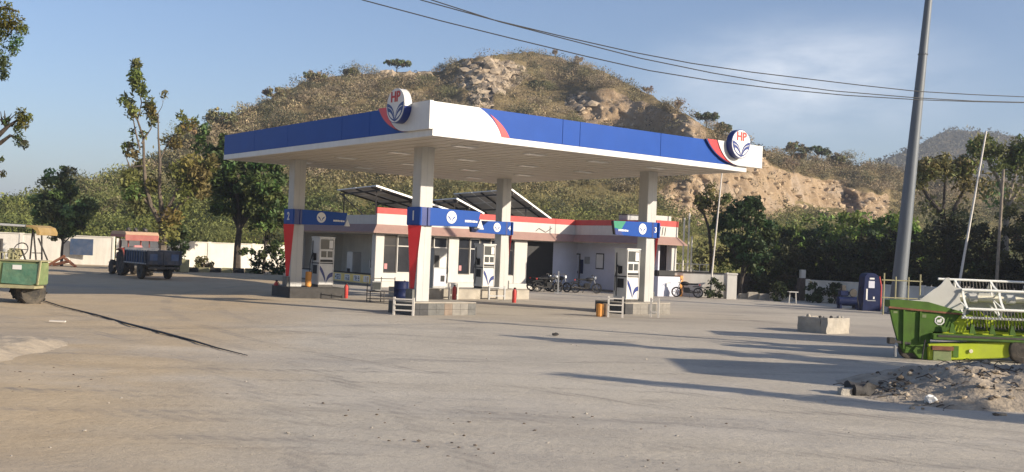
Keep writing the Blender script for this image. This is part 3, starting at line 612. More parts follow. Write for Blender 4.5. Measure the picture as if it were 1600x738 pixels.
# soffit sheets: long joints
so = MB()
for i in range(1, 24): so.box(i * LU / 24 - 0.008, i * LU / 24 + 0.008, 0.1, LV - 0.1, ZS + 0.006, ZS + 0.03)
so.build('soffit_joint', 'soffit', cn)['kind'] = 'stuff'
AU, AV, CW = 1.82, 3.433, 0.52
XS, YS = (AU, AU + 10.8645), (AV, AV + 9.8157)
BASE = 0.45
def column(x, y, sgn, num, zlow=BASE):
    """sgn +1: arm runs towards +x and the number faces -x; -1: mirrored"""
    co = MB().box(x, x + CW, y, y + CW, zlow, ZS + 0.03).build('column', 'column_white', cn, bevel=0.01)
    j = MB(); j.box(x + 0.245, x + 0.255, y - 0.003, y + 0.001, zlow, ZS); j.build('cladding_joint', 'grey_steel', co)
    zb, zt = 3.05, 3.68
    xc = x + CW / 2; e = sgn * (CW / 2); yc = y + CW / 2; hw = 0.44
    X = lambda d: xc + sgn * d
    # number piece, wrapped round the outer face and wider than the column
    MB().box(*sorted((X(-0.34), X(-0.262))), yc - hw, yc + hw, zb, zt).build('number_panel', 'blue_panel', co, bevel=0.02)
    MB().box(*sorted((X(-0.262), X(0.0))), y - 0.10, y - 0.003, zb, zt).build('sign_wrap', 'navy_panel' if sgn > 0 else 'blue_panel', co)
    text_mesh(num, 0.46, 0.006, 'paper', 'number', co, frame((X(-0.346), yc, (zb + zt) / 2), (0, -sgn, 0), (0, 0, 1)))
    if sgn < 0: text_mesh(num, 0.30, 0.006, 'paper', 'number', co, frame((X(-0.14), y - 0.107, (zb + zt) / 2), (1, 0, 0), (0, 0, 1)))
    # arm with a raked end
    a0, a1, a1b = (0.0, 2.22, 2.10)
    P = [(X(a0), zb), (X(a1b), zb + 0.05), (X(a1), zt - 0.04), (X(a0), zt)]
    arm = MB().prism(P if sgn > 0 else P[::-1], (0, y - 0.13, 0), (1, 0, 0), (0, 0, 1), (0, 1, 0), 0.125).build('sign_arm', 'blue_panel', co, bevel=0.012)
    st = [(X(a0), zb + 0.002), (X(0.09), zb + 0.002), (X(0.09), zt - 0.002), (X(a0), zt - 0.002)]
    MB().prism(st, (0, y - 0.138, 0), (1, 0, 0), (0, 0, 1), (0, 1, 0), 0.01).build('sign_stripe', 'navy_panel', co)
    fy = y - 0.132; ex = X(0.98) if sgn > 0 else X(0.62); ez = (zb + zt) / 2 + 0.02
    circ = [(0.21 * math.cos(a), 0.22 * math.sin(a)) for a in [2 * PI * i / 24 for i in range(24)]]
    em = MB().prism(circ, (ex, fy, ez), (1, 0, 0), (0, 0, 1), (0, -1, 0), 0.006).build('sign_emblem', 'paper', co)
    pm = MB()
    for s2 in (-1, 1):
        pm.prism([(q * s2, w_) for q, w_ in bez((0.012, -0.17), (0.03, 0.02), (0.17, 0.05), 6) + bez((0.15, -0.01), (0.07, -0.04), (0.012, -0.17), 6)[1:-1]], (ex, fy - 0.006, ez), (1, 0, 0), (0, 0, 1), (0, -1, 0), 0.005)
    pm.build('petals', 'blue_panel', co)
    w = MB(); rr = random.Random(5)
    tx = X(1.55) if sgn > 0 else X(1.95); x_ = tx
    for i in range(6):                                           # a small line of white print, too far off to read
        ww = rr.uniform(0.05, 0.09); w.box(x_, x_ + ww, fy - 0.005, fy, ez - 0.14, ez - 0.14 + rr.uniform(0.06, 0.08)); x_ += ww + 0.015
    w.build('print_line', 'paper', co)
    if sgn < 0:
        g = [(X(1.55), zt - 0.03), (X(a1 - .01), zt - 0.045), (X(a1b + 0.06), zb + 0.32), (X(1.80), zb + 0.26)]
        MB().prism(g[::-1], (0, fy, 0), (1, 0, 0), (0, 0, 1), (0, -1, 0), 0.005).build('sign_patch', 'green_panel', co)
        h_ = [(X(1.66), zb + 0.035), (X(a1b - .01), zb + 0.055), (X(a1b + 0.03), zb + 0.28), (X(1.84), zb + 0.22)]
        MB().prism(h_[::-1], (0, fy, 0), (1, 0, 0), (0, 0, 1), (0, -1, 0), 0.005).build('sign_patch', 'navy_panel', co)
        MB().prism([(X(a1 + .003), zt - 0.05), (X(a1 + .02), zt - 0.05), (X(a1b + .02), zb + 0.06), (X(a1b + .003), zb + 0.06)], (0, y - 0.128, 0), (1, 0, 0), (0, 0, 1), (0, 1, 0), 0.12).build('arm_end', 'ink', co)  # near-black plate: the end face's shade put into its colour
    else:
        MB().prism([(X(a1b + .015), zb + 0.02), (X(a1 + .16), zb + 0.02), (X(a1 + .02), zt - 0.3)], (0, y - 0.10, 0), (1, 0, 0), (0, 0, 1), (0, 1, 0), 0.08).build('sign_tip', 'paper', co)
    # red wedge: wide at the sign, narrow at the foot, folded along a ridge
    f = X(-CW / 2 - 0.004); rd = X(-CW / 2 - 0.30)
    t0, t1, b0, b1, z0, z1 = yc - 0.42, yc + 0.42, yc - 0.10, yc + 0.20, zlow + 0.42, zb - 0.01
    rt, rb = yc - 0.02, yc + 0.02
    vs = [(f, t0, z1), (f, t1, z1), (f, b1, z0), (f, b0, z0), (rd, rt, z1), (X(-CW / 2 - 0.07), rb, z0)]
    MB().add(vs, [(0, 1, 2, 3), (0, 4, 1), (0, 3, 5, 4), (1, 4, 5, 2), (3, 2, 5)]).build('wedge_panel', 'red_panel', co)
    MB().box(*sorted((X(-CW / 2 - 0.12), X(-CW / 2 - 0.004))), y + 0.06, y + CW - 0.02, zlow, z0 - 0.02).build('column_foot', 'tile_grey', co)
    return co
column(XS[0], YS[0], 1, '1'); column(XS[0], YS[1], 1, '2'); column(XS[1], YS[1], -1, '4'); column(XS[1], YS[0], -1, '3')

# ------------------------------------------------------------------ pump islands
def island(label, x0, x1, y0, y1, h, m, tiles=None, chip=0):
    t = thing('pump_island', label, 'pump island', wp((x0 + x1) / 2, (y0 + y1) / 2), ANG, 'pump islands under the canopy'); a, b_ = (x1 - x0) / 2, (y1 - y0) / 2
    MB().box(-a + .02, a - .02, -b_ + .02, b_ - .02, -0.05, h - 0.03).build('core', 'dark_concrete', t)
    MB().box(-a - .01, a + .01, -b_ - .01, b_ + .01, h - 0.04, h).build('top_slab', m, t, bevel=0.012)
    if tiles:
        n_ = len(tiles); w = 2 * a / n_
        for i, tm in enumerate(tiles):
            for z0, z1 in ((0.0, (h - .04) / 2 - .004), ((h - .04) / 2 + .004, h - 0.044)):
                MB().box(-a + i * w + .004, -a + (i + 1) * w - .004, -b_ - 0.004, -b_ + 0.015, z0, z1).build('tile', tm, t)
        ny = max(1, round(2 * b_ / 0.45)); w = 2 * b_ / ny
        for j in range(ny):
            MB().box(-a - 0.004, -a + 0.015, -b_ + j * w + .004, -b_ + (j + 1) * w - .004, 0, h - 0.044).build('tile', tiles[0], t)
    else:
        MB().box(-a, a, -b_, b_, 0, h - 0.042).build('side_slab', m, t)
    return t
island('tiled pump island with grey and brown facing under column 1', 1.35, 4.00, 2.95, 4.45, BASE, 'concrete', ['tile_black', 'tile_black', 'tile_grey', 'tile_grey', 'tile_brown', 'tile_pale', 'tile_pale', 'tile_grey'])
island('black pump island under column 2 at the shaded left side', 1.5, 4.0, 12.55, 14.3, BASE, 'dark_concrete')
island('long grey island with white top slab under column 4', 7.2, 13.9, 12.45, 14.3, BASE, 'concrete', None)
island('grey pump island with black and pale tiles under column 3', 11.0, 13.5, 2.75, 4.5, BASE, 'concrete', ['tile_black', 'tile_pale', 'tile_pale', 'tile_grey', 'tile_pale', 'tile_pale'])

# ------------------------------------------------------------------ fuel pumps
def make_pump(label, loc):
    t = thing('fuel_pump', label, 'fuel pump', loc, ANG, 'white fuel pumps on the islands'); w, d, h = 0.36, 0.36, 2.08
    MB().box(-w + .02, w - .02, -d + .02, d - .02, 0.0, 0.12).build('plinth', 'dark_steel', t)
    MB().box(-w, w, -d, d, 0.10, 0.98).build('lower_cabinet', 'white_panel', t, bevel=0.015)
    MB().box(-w, w, -d + .03, d - .03, 0.985, 1.02).build('waist_gap', 'black', t)
    MB().box(-w, w, -d, d, 1.025, h).build('head', 'white_panel', t, bevel=0.015)
    MB().box(-w - .03, w + .03, -d - .03, d + .03, h, h + 0.05).build('cap', 'white_panel', t, bevel=0.012)
    f = -d
    MB().box(-w + .06, w - .06, f - .008, f + .01, 1.60, 2.02).build('display_window', 'screen_glass', t)
    MB().box(0.10, w - .08, f - .014, f - .007, 1.64, 1.98).build('notice', 'paper', t)
    MB().box(-w + .10, -0.02, f - .012, f + .01, 1.26, 1.52).build('display_window', 'screen_glass', t)
    MB().box(0.04, w - .10, f - .012, f + .01, 1.26, 1.52).build('display_window', 'screen_glass', t)
    MB().box(-w + .07, w - .07, f - .012, f + .01, 1.06, 1.16).build('keypad', 'black', t)
    fr = MB()
    for x in (-w + .02, w - .05): fr.box(x, x + .03, f - .02, f - .001, 0.14, h - .01)
    fr.build('corner_trim', 'white_panel', t)
    for sg, x0, top in ((-1, 0.06, 0.92), (1, 0.06, 0.62)):
        for q, (c0, c1) in enumerate(((0.0, 0.075), (0.14, 0.17))):
            o_ = bez((x0 * sg * 0.2, 0.14 + q * .02), (0.02 * sg + sg * q * .05, 0.62 - q * .1), (sg * 0.31, top - q * 0.16), 8); i_ = bez((sg * 0.31, top - q * 0.14 - 0.13 * (1.25 - q)), (0.06 * sg + sg * q * .05, 0.5 - q * .08), (x0 * sg * .2, 0.14 + q * .02), 8)
            MB().prism(o_ + i_[:-1], (0, f - .001, 0), (1, 0, 0), (0, 0, 1), (0, -1, 0), 0.006).build('petal_decal', 'navy_panel', t)
    for s2 in (-1, 1):
        MB().box(*sorted((s2 * w, s2 * (w + .05))), -0.12, 0.10, 1.12, 1.42).build('nozzle_boot', 'black', t, bevel=0.01)
        nz_ = MB(); nz_.tube([(s2 * (w + .07), -0.05, 1.10), (s2 * (w + .09), -0.02, 1.34), (s2 * (w + .08), 0.08, 1.46)], [.025, .03, .022], 6); nz_.build('nozzle', 'black', t)
        ho = MB(); ho.tube([(s2 * (w + .08), 0.08, 1.46), (s2 * (w + .16), 0.12, 1.0), (s2 * (w + .17), 0.10, 0.45), (s2 * (w + .12), 0.06, 0.22), (s2 * (w + .05), 0.14, 0.55), (s2 * (w + .03), 0.2, 1.3), (s2 * (w + .02), 0.22, 1.95)], 0.02, 6); ho.build('hose', 'cable_black', t, smooth=True)
        MB().box(*sorted((s2 * w, s2 * (w + .012))), -0.22, 0.14, 0.55, 0.92).build('side_vent', 'black', t)
    return t
pm0 = make_pump('white fuel pump in shade beside column 2, with navy petal decals', wp(3.40, 13.5, BASE))
dup(pm0, wp(11.95, 13.5, BASE), None, 'sunlit white fuel pump left of column 4, beyond the shop-side island')
dup(pm0, wp(11.92, 3.70, BASE), None, 'sunlit white fuel pump left of column 3, nearest the camera')
# the older grey dispenser on the long island
t = thing('fuel_dispenser', 'old grey dispenser with a pale side door on the long island before the shop', 'dispenser', wp(9.35, 13.6, BASE), ANG)
MB().box(-0.42, 0.30, -0.3, 0.3, 0.0, 1.75).build('cabinet', 'grey_steel', t, bevel=0.02)
MB().box(-0.46, 0.34, -0.34, 0.34, 1.75, 1.84).build('cap', 'grey_steel', t, bevel=0.02)
MB().box(-0.10, 0.26, -0.312, -0.298, 0.95, 1.45).build('panel', 'paper', t); MB().box(-0.38, -0.14, -0.312, -0.298, 0.95, 1.5).build('recess', 'black', t)
MB().box(-0.02, 0.2, -0.315, -0.298, 0.30, 0.58).build('vent', 'black', t); MB().box(-0.4, 0.28, -0.308, -0.298, 0.1, 0.9).build('lower_door', 'wall_bluish', t)
MB().tube([(0.36, -0.1, 1.5), (0.5, -0.12, 0.8), (0.44, -0.1, 0.2), (0.34, 0, 0.5)], 0.022, 6).build('hose', 'cable_black', t)

# ------------------------------------------------------------------ guard rails, extinguishers, buckets round the islands
def rail(label, loc, w, h, m, n_rail=3, splay=0.0, group='low guard rails round the pump islands', rz=ANG):
    t = thing('guard_rail', label, 'guard rail', loc, rz, group)
    for s2 in (-1, 1): MB().bar((s2 * w, 0, 0), (s2 * (w - splay), 0, h), 0.07).build('post', m, t)
    for i in range(n_rail):
        z = h * (0.28 + 0.62 * i / max(1, n_rail - 1)); MB().bar((-w, -0.02, z), (w, -0.02, z), 0.045).build('rail', m, t)
    return t
rail('white pipe guard rail at the left end of the tiled island under column 1', gp(634, 35.0), 0.33, 0.60, 'pole_white', 3, 0, rz=-0.15)
rail('white guard rail with three bars left of the island under column 3', gp(965, 38.4), 0.26, 0.78, 'pole_white', 3, rz=-0.1)
rail('thin grey guard rail in front of the pump left of column 4', wp(11.7, 12.1), 0.45, 0.62, 'grey_steel', 2)
rail('pale guard rail standing on the ground at the right of column 3', gp(1026, 39.4), 0.14, 0.74, 'pole_white', 2, rz=ANG - 0.9)
rail('pair of white posts in front of the long island, near the dispenser', wp(9.3, 12.15), 0.22, 0.72, 'white_paint', 1)
def extinguisher(label, loc, s_=1.0, first=[None]):
    t = thing('fire_extinguisher', label, 'fire extinguisher', loc, ANG, 'red fire extinguishers on the forecourt')
    MB().lathe([(0.085, 0), (0.10, 0.02), (0.10, 0.52), (0.085, 0.58), (0.04, 0.63), (0.03, 0.66)], 14).build('cylinder', 'red_paint', t, smooth=True)
    MB().box(-0.03, 0.03, -0.09, 0.03, 0.66, 0.71).build('valve', 'black', t); MB().tube([(0.03, 0, 0.68), (0.14, 0, 0.55), (0.12, 0, 0.2)], 0.014, 6).build('hose', 'cable_black', t)
    t.scale = (s_, s_, s_); return t
e0 = extinguisher('red fire extinguisher before the yellow posters, right of the black island', gp(543, 44.5), .9)
for (x, Y, lb) in ((433.5, 44.0, 'red fire extinguisher at the left foot of column 2'), (806, 46.3, 'red fire extinguisher at the right of column 4'), (712, 46.6, 'dark red fire extinguisher against the long island near the dispenser')):
    q = dup(e0, gp(x, Y), None, lb); q.scale = (.95, .95, .95)
sb = MB(); sb.lathe([(0.11, 0), (0.135, 0.05), (0.14, 0.46), (0.11, 0.48), (0.11, 0.42)], 12)
one('sand_bucket', 'orange_paint', sb, 'orange sand drum on the ground left of the island under column 3', 'drum', 'orange sand drums', loc=gp(940.5, 38.6))
one('sand_bucket', 'tile_brown', sb, 'dull brown drum just right of the orange one by column 3', 'drum', 'orange sand drums', loc=gp(949.5, 38.9))
one('sand_bucket', 'orange_paint', MB().lathe([(0.1, 0), (0.13, 0.04), (0.13, 0.62), (0.1, 0.64)], 12), 'orange drum standing on the black island beside column 2', 'drum', 'orange sand drums', loc=wp(2.62, 13.2, BASE))
# barrel, low pipe table with a monitor, behind column 1
b0 = thing('oil_barrel', 'navy blue barrel behind the guard rail of column 1', 'barrel', gp(629, 41.5), 0)
MB().lathe([(0.28, 0), (0.29, 0.03), (0.285, 0.3), (0.30, 0.32), (0.285, 0.34), (0.285, 0.6), (0.30, 0.62), (0.285, 0.64), (0.29, 0.9), (0.27, 0.92)], 20).build('drum', 'navy_paint', b0, smooth=True)
MB().lathe([(0.03, 0.92), (0.03, 0.95)], 8, (0.12, 0.05, 0)).build('bung', 'dark_steel', b0)
tb = thing('pipe_table', 'low dark pipe table with one shelf left of column 1', 'table', gp(600, 42.6), ANG - 0.25)
MB().box(-0.62, 0.62, -0.28, 0.28, 0.42, 0.45).build('tabletop', 'dark_steel', tb)
for sx in (-0.58, 0, 0.58):
    for sy in (-0.25, 0.25): MB().bar((sx, sy, 0), (sx, sy, 0.42 + (0.6 if sy > 0 else 0)), 0.03).build('leg', 'dark_steel', tb)
MB().bar((-0.6, 0.25, 0.95), (0.6, 0.25, 0.95), 0.03).build('rail', 'dark_steel', tb); MB().box(-0.6, 0.6, -0.26, 0.26, 0.12, 0.14).build('shelf', 'dark_steel', tb)
mo = thing('monitor', 'grey box-shaped monitor standing on the pipe table', 'monitor', tb.location + Vector((-0.28, -0.12, 0.45)), ANG - 0.25)
MB().box(-0.2, 0.2, -0.18, 0.05, 0.02, 0.40).build('housing', 'grey_steel', mo, bevel=0.02); MB().box(-0.17, 0.17, -0.19, -0.175, 0.06, 0.36).build('screen', 'screen_glass', mo); MB().box(-0.12, 0.12, 0.05, 0.22, 0.06, 0.34).build('tube_back', 'dark_steel', mo); MB().box(-0.12, 0.12, -0.12, 0.1, 0, 0.02).build('foot', 'black', mo)
# ------------------------------------------------------------------ station building (local axes as the canopy's; front along x at y = 0, side along y at x = 0)
P0 = at(585, 440, 58.0); P0.z = 0
def fx(px, py=400): return (hit(px, py, P0, V) - P0).dot(U)      # along the front
def sy(px, py=400): return (hit(px, py, P0, U) - P0).dot(V)      # along the shaded side
LB = fx(896); P1 = P0 + U * LB
WG = -(hit(1024, 400, P1, U) - P1).dot(V)                        # the wing's reach towards the camera
P2 = P1 - V * WG; LE = (hit(1058, 400, P2, V) - P2).dot(U)
ZA0, ZA1, ZP = 3.05, 3.48, 4.42                                  # awning bottom / top, parapet top
bd = thing('station_building', 'low white station building with red and white striped parapet and brown awning', 'building', P0, ANG)
SD = 10.0
MB().box(0.0, LB + 4, 0.0, SD, ZA1 - 0.15, ZA1 - 0.02).build('roof', 'concrete', bd)
MB().box(LB, LB + LE, -WG, 0.0, ZA1 - 0.15, ZA1 - 0.02).build('roof', 'concrete', bd)
zr = ZP - 0.34
def par(x0, x1, y0, y1):
    MB().box(x0, x1, y0, y1, ZA1, zr - .003).build('parapet', 'white_paint', bd); MB().box(x0 - .006, x1 + .006, y0 - .006, y1 + .006, zr, ZP).build('parapet_stripe', 'red_paint', bd)
par(0.0, LB, -0.02, 0.13); par(LB, LB + 0.15, -WG, 0.14); par(LB + 0.16, LB + LE, -WG, -WG + 0.15)
MB().box(0.0, 0.15, 0.15, SD, ZA1, ZA1 + 0.52).build('parapet', 'white_paint', bd)
MB().box(LB + 0.4, LB + LE - 0.1, -WG + 0.5, -WG + 1.7, ZA1, ZP + 0.30).build('stair_head', 'white_paint', bd)
wt = thing('water_tank', 'square pale water tank with dark lid on the roof, left of column 3', 'tank', P0 + U * (LB - 0.2) + V * 0.2, ANG)
wt.location = hit(965, 340, P1, U) + U * 1.0; wt.location.z = ZA1
MB().box(-0.55, 0.45, -0.4, 0.4, 0.05, 1.28).build('tank_body', 'grey_steel', wt, bevel=0.03); MB().box(-0.6, 0.5, -0.45, 0.45, 1.28, 1.34).build('lid', 'dark_steel', wt)
# awning: slopes outwards, mitred at the corners
def awn(pts_top, pts_bot, th=0.06):
    a = [Vector(p) for p in pts_top]; b_ = [Vector(p) for p in pts_bot]; mb = MB()
    mb.add(a + b_ + [p + Vector((0, 0, -th)) for p in a] + [p + Vector((0, 0, -th)) for p in b_], [(0, 1, 3, 2), (4, 6, 7, 5), (0, 4, 5, 1), (2, 3, 7, 6), (0, 2, 6, 4), (1, 5, 7, 3)])
    return mb.build('awning', 'awning', bd)
o = 0.42
awn([(0, -0.02, ZA1), (LB, -0.02, ZA1)], [(-o, -o, ZA0), (LB - o, -o, ZA0)])
awn([(LB, -WG, ZA1), (LB, -0.02, ZA1)], [(LB - o, -WG - o, ZA0), (LB - o, -o, ZA0)])
awn([(LB, -WG, ZA1), (LB + LE, -WG, ZA1)], [(LB - o, -WG - o, ZA0), (LB + LE + o, -WG - o, ZA0)])
awn([(0, SD, ZA1), (0, -0.02, ZA1)], [(-o, SD, ZA0), (-o, -o, ZA0)])
MB().box(0.02, LB + LE - 0.02, 0.05, SD - 0.1, ZA0 - 0.12, ZA0 - 0.05).build('ceiling', 'white_paint', bd)
MB().box(0.0, LB, 0.05, SD, -0.05, 0.10).build('floor', 'room_floor', bd)
MB().box(LB, LB + LE, -WG, 0.05, -0.05, 0.10).build('floor', 'room_floor', bd)
# pillars
for x0, x1 in ((0.0, fx(600)), (fx(701), fx(717)), (fx(804), fx(824))):
    MB().box(x0, x1, 0.02, 0.45, 0.10, ZA0 - 0.12).build('pillar', 'white_paint', bd, bevel=0.015)
MB().box(LB + LE - 0.45, LB + LE - .02, -WG + .02, -WG + 0.45, 0.10, ZA0 - 0.05).build('pillar', 'white_paint', bd, bevel=0.015)
# front: low wall, shop windows in white frames
xw0, xw1 = fx(600), fx(804)
MB().box(xw0, fx(701), 0.06, 0.30, 0.10, 0.78).build('low_wall', 'white_paint', bd)
MB().box(fx(717), xw1, 0.06, 0.30, 0.10, 0.78).build('low_wall', 'white_paint', bd)
MB().box(0.0, fx(824), -0.55, 0.0, -0.02, 0.30).build('step', 'white_paint', bd, bevel=0.02)
MB().box(fx(824), LB - .02, -0.25, 0.0, -0.02, 0.08).build('step', 'concrete', bd)
edges = [xw0, fx(622), fx(650), fx(679), fx(701)]; e2 = [fx(717), fx(736), fx(752), fx(768), fx(786), xw1]
for es in (edges, e2):
    for i in range(len(es) - 1):
        w = MB(); a, b_ = es[i] + .02, es[i + 1] - .02
        w.box(a, a + .05, 0.14, 0.2, 0.785, ZA0 - 0.13); w.box(b_ - .05, b_, 0.14, 0.2, 0.785, ZA0 - 0.13); w.box(a + .05, b_ - .05, 0.14, 0.2, 0.785, 0.84); w.box(a + .05, b_ - .05, 0.14, 0.2, 2.28, 2.34); w.box(a + .05, b_ - .05, 0.14, 0.2, ZA0 - .19, ZA0 - 0.13)
        wd = w.build('window', 'white_paint' if i % 2 else 'dark_steel', bd)
        MB().box(a + .05, b_ - .05, 0.165, 0.175, 0.84, 2.28).build('pane', 'dark_glass', wd); MB().box(a + .05, b_ - .05, 0.165, 0.175, 2.34, ZA0 - .19).build('pane', 'dark_glass', wd)
        if i in (0, 3): MB().box(a + .12, a + .3, 0.160, 0.166, 1.0, 1.3).build('sticker', 'paper' if i else 'pink_cloth', wd)
        if i == 1: MB().box(a + .15, b_ - .15, 0.178, 0.19, 1.0, 1.75).build('blind', 'light_blue_paint', wd)
# dark open bay between the last pillar and the inner corner; rooms behind
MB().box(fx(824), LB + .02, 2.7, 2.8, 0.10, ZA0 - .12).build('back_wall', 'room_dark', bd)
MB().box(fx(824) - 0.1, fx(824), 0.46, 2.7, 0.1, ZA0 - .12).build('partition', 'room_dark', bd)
MB().box(fx(824) + .02, fx(872), 0.5, 0.56, 0.10, ZA0 - .12).build('bay_dark_sheet', 'black', bd)  # black sheet across the open bay, standing for the shade inside
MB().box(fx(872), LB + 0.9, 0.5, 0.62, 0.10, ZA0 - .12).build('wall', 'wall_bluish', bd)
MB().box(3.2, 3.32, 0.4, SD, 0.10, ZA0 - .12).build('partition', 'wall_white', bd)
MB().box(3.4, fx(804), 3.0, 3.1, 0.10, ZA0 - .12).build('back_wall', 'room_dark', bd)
MB().box(0.3, LB + LE, SD - .12, SD, 0.0, ZA1).build('wall', 'wall_white', bd)
# wing wall, set back under its awning, with door, frames and a dark doorway
xw = LB + 0.75
MB().box(xw, xw + 0.12, -WG + 1.55, 0.5, 0.10, ZA0 - .05).build('wall', 'wall_bluish', bd)
MB().box(xw, xw + 0.12, -WG + .5, -WG + 0.7, 0.10, ZA0 - .05).build('wall', 'wall_bluish', bd)
MB().box(xw + 0.6, xw + 0.7, -WG + .5, 0.4, 0.10, ZA0 - .05).build('partition', 'room_dark', bd)
yw = lambda px: (hit(px, 400, P0 + U * xw, U) - P0).dot(V)
def onwing(name, pa, pb, z0, z1, m, d=0.04, parent=None):
    a, b_ = sorted((yw(pa), yw(pb))); return MB().box(xw - d, xw - .002, a, b_, z0, z1).build(name, m, parent or bd)
dr = onwing('door', 893, 906, 0.12, 2.2, 'wall_bluish', 0.03)
a, b_ = sorted((yw(893), yw(906)))
fr = MB(); fr.box(xw - .06, xw - .002, a - .07, a - .002, .12, 2.28); fr.box(xw - .06, xw - .002, b_ + .002, b_ + .07, .12, 2.28); fr.box(xw - .06, xw - .002, a, b_, 2.21, 2.28); fr.build('door_frame', 'dark_steel', bd)
MB().box(xw - .06, xw - .03, a + .08, a + .13, 1.0, 1.15).build('handle', 'dark_steel', dr)
pf = onwing('picture_frame', 932, 944, 1.35, 2.35, 'dark_steel', 0.04); a, b_ = sorted((yw(932.8), yw(943.2))); MB().box(xw - .05, xw - .041, a, b_, 1.42, 2.28).build('picture', 'paper', pf)
onwing('notice', 914, 922, 1.65, 2.1, 'grey_steel', 0.03); onwing('stain_board', 907.5, 912, 1.0, 1.9, 'navy_paint', 0.03)
MB().box(LB + LE - 0.16, LB + LE - .02, -WG + 0.5, 0.3, 0.1, ZA0 - .05).build('wall', 'wall_white', bd)
MB().box(LB + .3, LB + LE - .5, -WG + 1.1, -WG + 1.2, 0.1, ZA0 - .05).build('wall', 'wall_bluish', bd)
# side room behind the low wall with yellow posters
MB().box(0.04, 0.24, 0.46, SD - .1, 0.10, 0.62).build('low_wall', 'white_paint', bd)
MB().box(0.0, 0.45, SD - .4, SD, 0.10, ZA0 - .12).build('pillar', 'white_paint', bd)
MB().box(0.02, 0.26, 0.46, SD - .42, 0.625, 0.70).build('sill', 'black', bd)
ys2 = sorted((sy(583), sy(521)))
MB().box(-0.012, 0.035, 0.5, ys2[1], 0.14, 0.61).build('poster_band', 'poster_yellow', bd)
rr = random.Random(3); seg = (ys2[1] - 0.5)
for i, (f0, f1) in enumerate(((0.02, 0.16), (0.25, 0.42), (0.52, 0.66), (0.76, 0.93))):
    a, b_ = 0.5 + f0 * seg, 0.5 + f1 * seg; p = MB().box(-0.02, -0.013, a, b_, 0.2, 0.56).build('poster', 'paper', bd)
    pk = MB()
    for j in range(3):
        y_ = a + 0.08
        while y_ < b_ - 0.2:
            w = rr.uniform(0.06, 0.2); pk.box(-0.024, -0.0205, y_, y_ + w, 0.25 + j * .1, 0.25 + j * .1 + rr.choice((0.04, 0.065))); y_ += w + rr.uniform(.03, .15)
    pk.build('print_line', 'ink' if i in (1, 2, 3) else 'khaki', p)
MB().box(3.18, 3.198, sy(566) + 2.0, sy(548) + 2.6, 1.75, 2.55).build('picture_frame', 'dark_steel', bd); MB().box(3.172, 3.181, sy(566) + 2.08, sy(548) + 2.52, 1.82, 2.48).build('picture', 'paper', bd)
MB().box(2.9, 3.19, sy(530), sy(524), 0.1, 2.6).build('door_frame', 'rust', bd)
# things in the side room
cb = thing('cabinet', 'white cabinet inside the side room behind the pump of column 2', 'cabinet', P0 + U * 1.4 + V * (sy(517) - 0.3), ANG); cb.location.z = 0.10
MB().box(-0.3, 0.3, -0.35, 0.35, 0, 1.75).build('carcass', 'white_panel', cb, bevel=0.02); MB().box(-0.32, -0.30, -0.1, 0.25, 0.25, 0.75).build('grille', 'black', cb)
ch = thing('plastic_chair', 'white plastic chair standing behind the yellow posters', 'chair', P0 + U * 0.75 + V * sy(568), ANG); ch.location.z = 0.10
MB().box(-0.22, 0.22, -0.22, 0.22, 0.82, 0.87).build('seat', 'white_panel', ch, bevel=0.01); MB().box(-0.22, 0.22, 0.2, 0.25, 0.9, 1.35).build('backrest', 'white_panel', ch, bevel=0.01)
for sx in (-1, 1):
    for s3 in (-1, 1): MB().bar((sx * .23, s3 * .23, 0), (sx * .2, s3 * .2, 0.85), 0.045).build('leg', 'white_panel', ch)
# counter with an orange end under the right-hand end of the awning
ct = thing('counter', 'pale blue counter with an orange end under the right end of the awning', 'counter', P2 + U * (LE * 0.30) - V * 0.35, ANG)
a = LE * 0.5
MB().box(-a, a, -0.3, 0.3, 0.0, 1.15).build('front_board', 'wall_bluish', ct); MB().box(a + .004, a + 0.22, -0.33, 0.3, 0.0, 1.22).build('end_board', 'orange_paint', ct)
MB().box(-a + .1, a - .3, -0.2, 0.2, 1.155, 1.5).build('till', 'black', ct, bevel=0.05); MB().box(-0.25, 0.05, -0.31, -0.302, 0.55, 0.85).build('notice', 'paper', ct)
pb = MB().box(-0.5, 0.15, 0, 0.02, 0, 1.0); one('poster_board', 'red_paint', pb, 'red and white poster hung on the wall above the pale blue counter', 'poster', loc=P2 + U * LE * 0.35 + V * 1.05 + Vector((0, 0, 1.7)), rz=ANG)
# exhaust grilles: three dark slashes on the white end parapet
gr = MB()
for i in range(3): gr.bar((LB + 0.25 + i * 0.22, -WG - 0.006, ZA1 + 0.06), (LB + 0.32 + i * 0.22, -WG - 0.006, zr - 0.05), 0.06, 0.012)
gr.build('mark', 'ink', bd)
cb2 = MB().tube([(0, -0.06, ZA1 + 0.1), (0.25, -0.06, ZA1 + 0.28), (0.8, -0.06, ZA1 + 0.05), (1.3, -0.06, ZA1 + 0.35)], 0.015, 5); cb2.build('cable', 'cable_black', bd, loc=(LB - 3.2, 0, 0))
al = one('antenna_mast', 'pole_white', MB().tube([(0, 0, 0), (0.02, 0, 1.7), (0.05, 0, 3.2)], [0.035, 0.025, 0.015], 6), 'thin pale antenna mast on the roof beside column 3', 'mast', loc=hit(991, 340, P1, U) + U * 1.2); al.location.z = ZA1

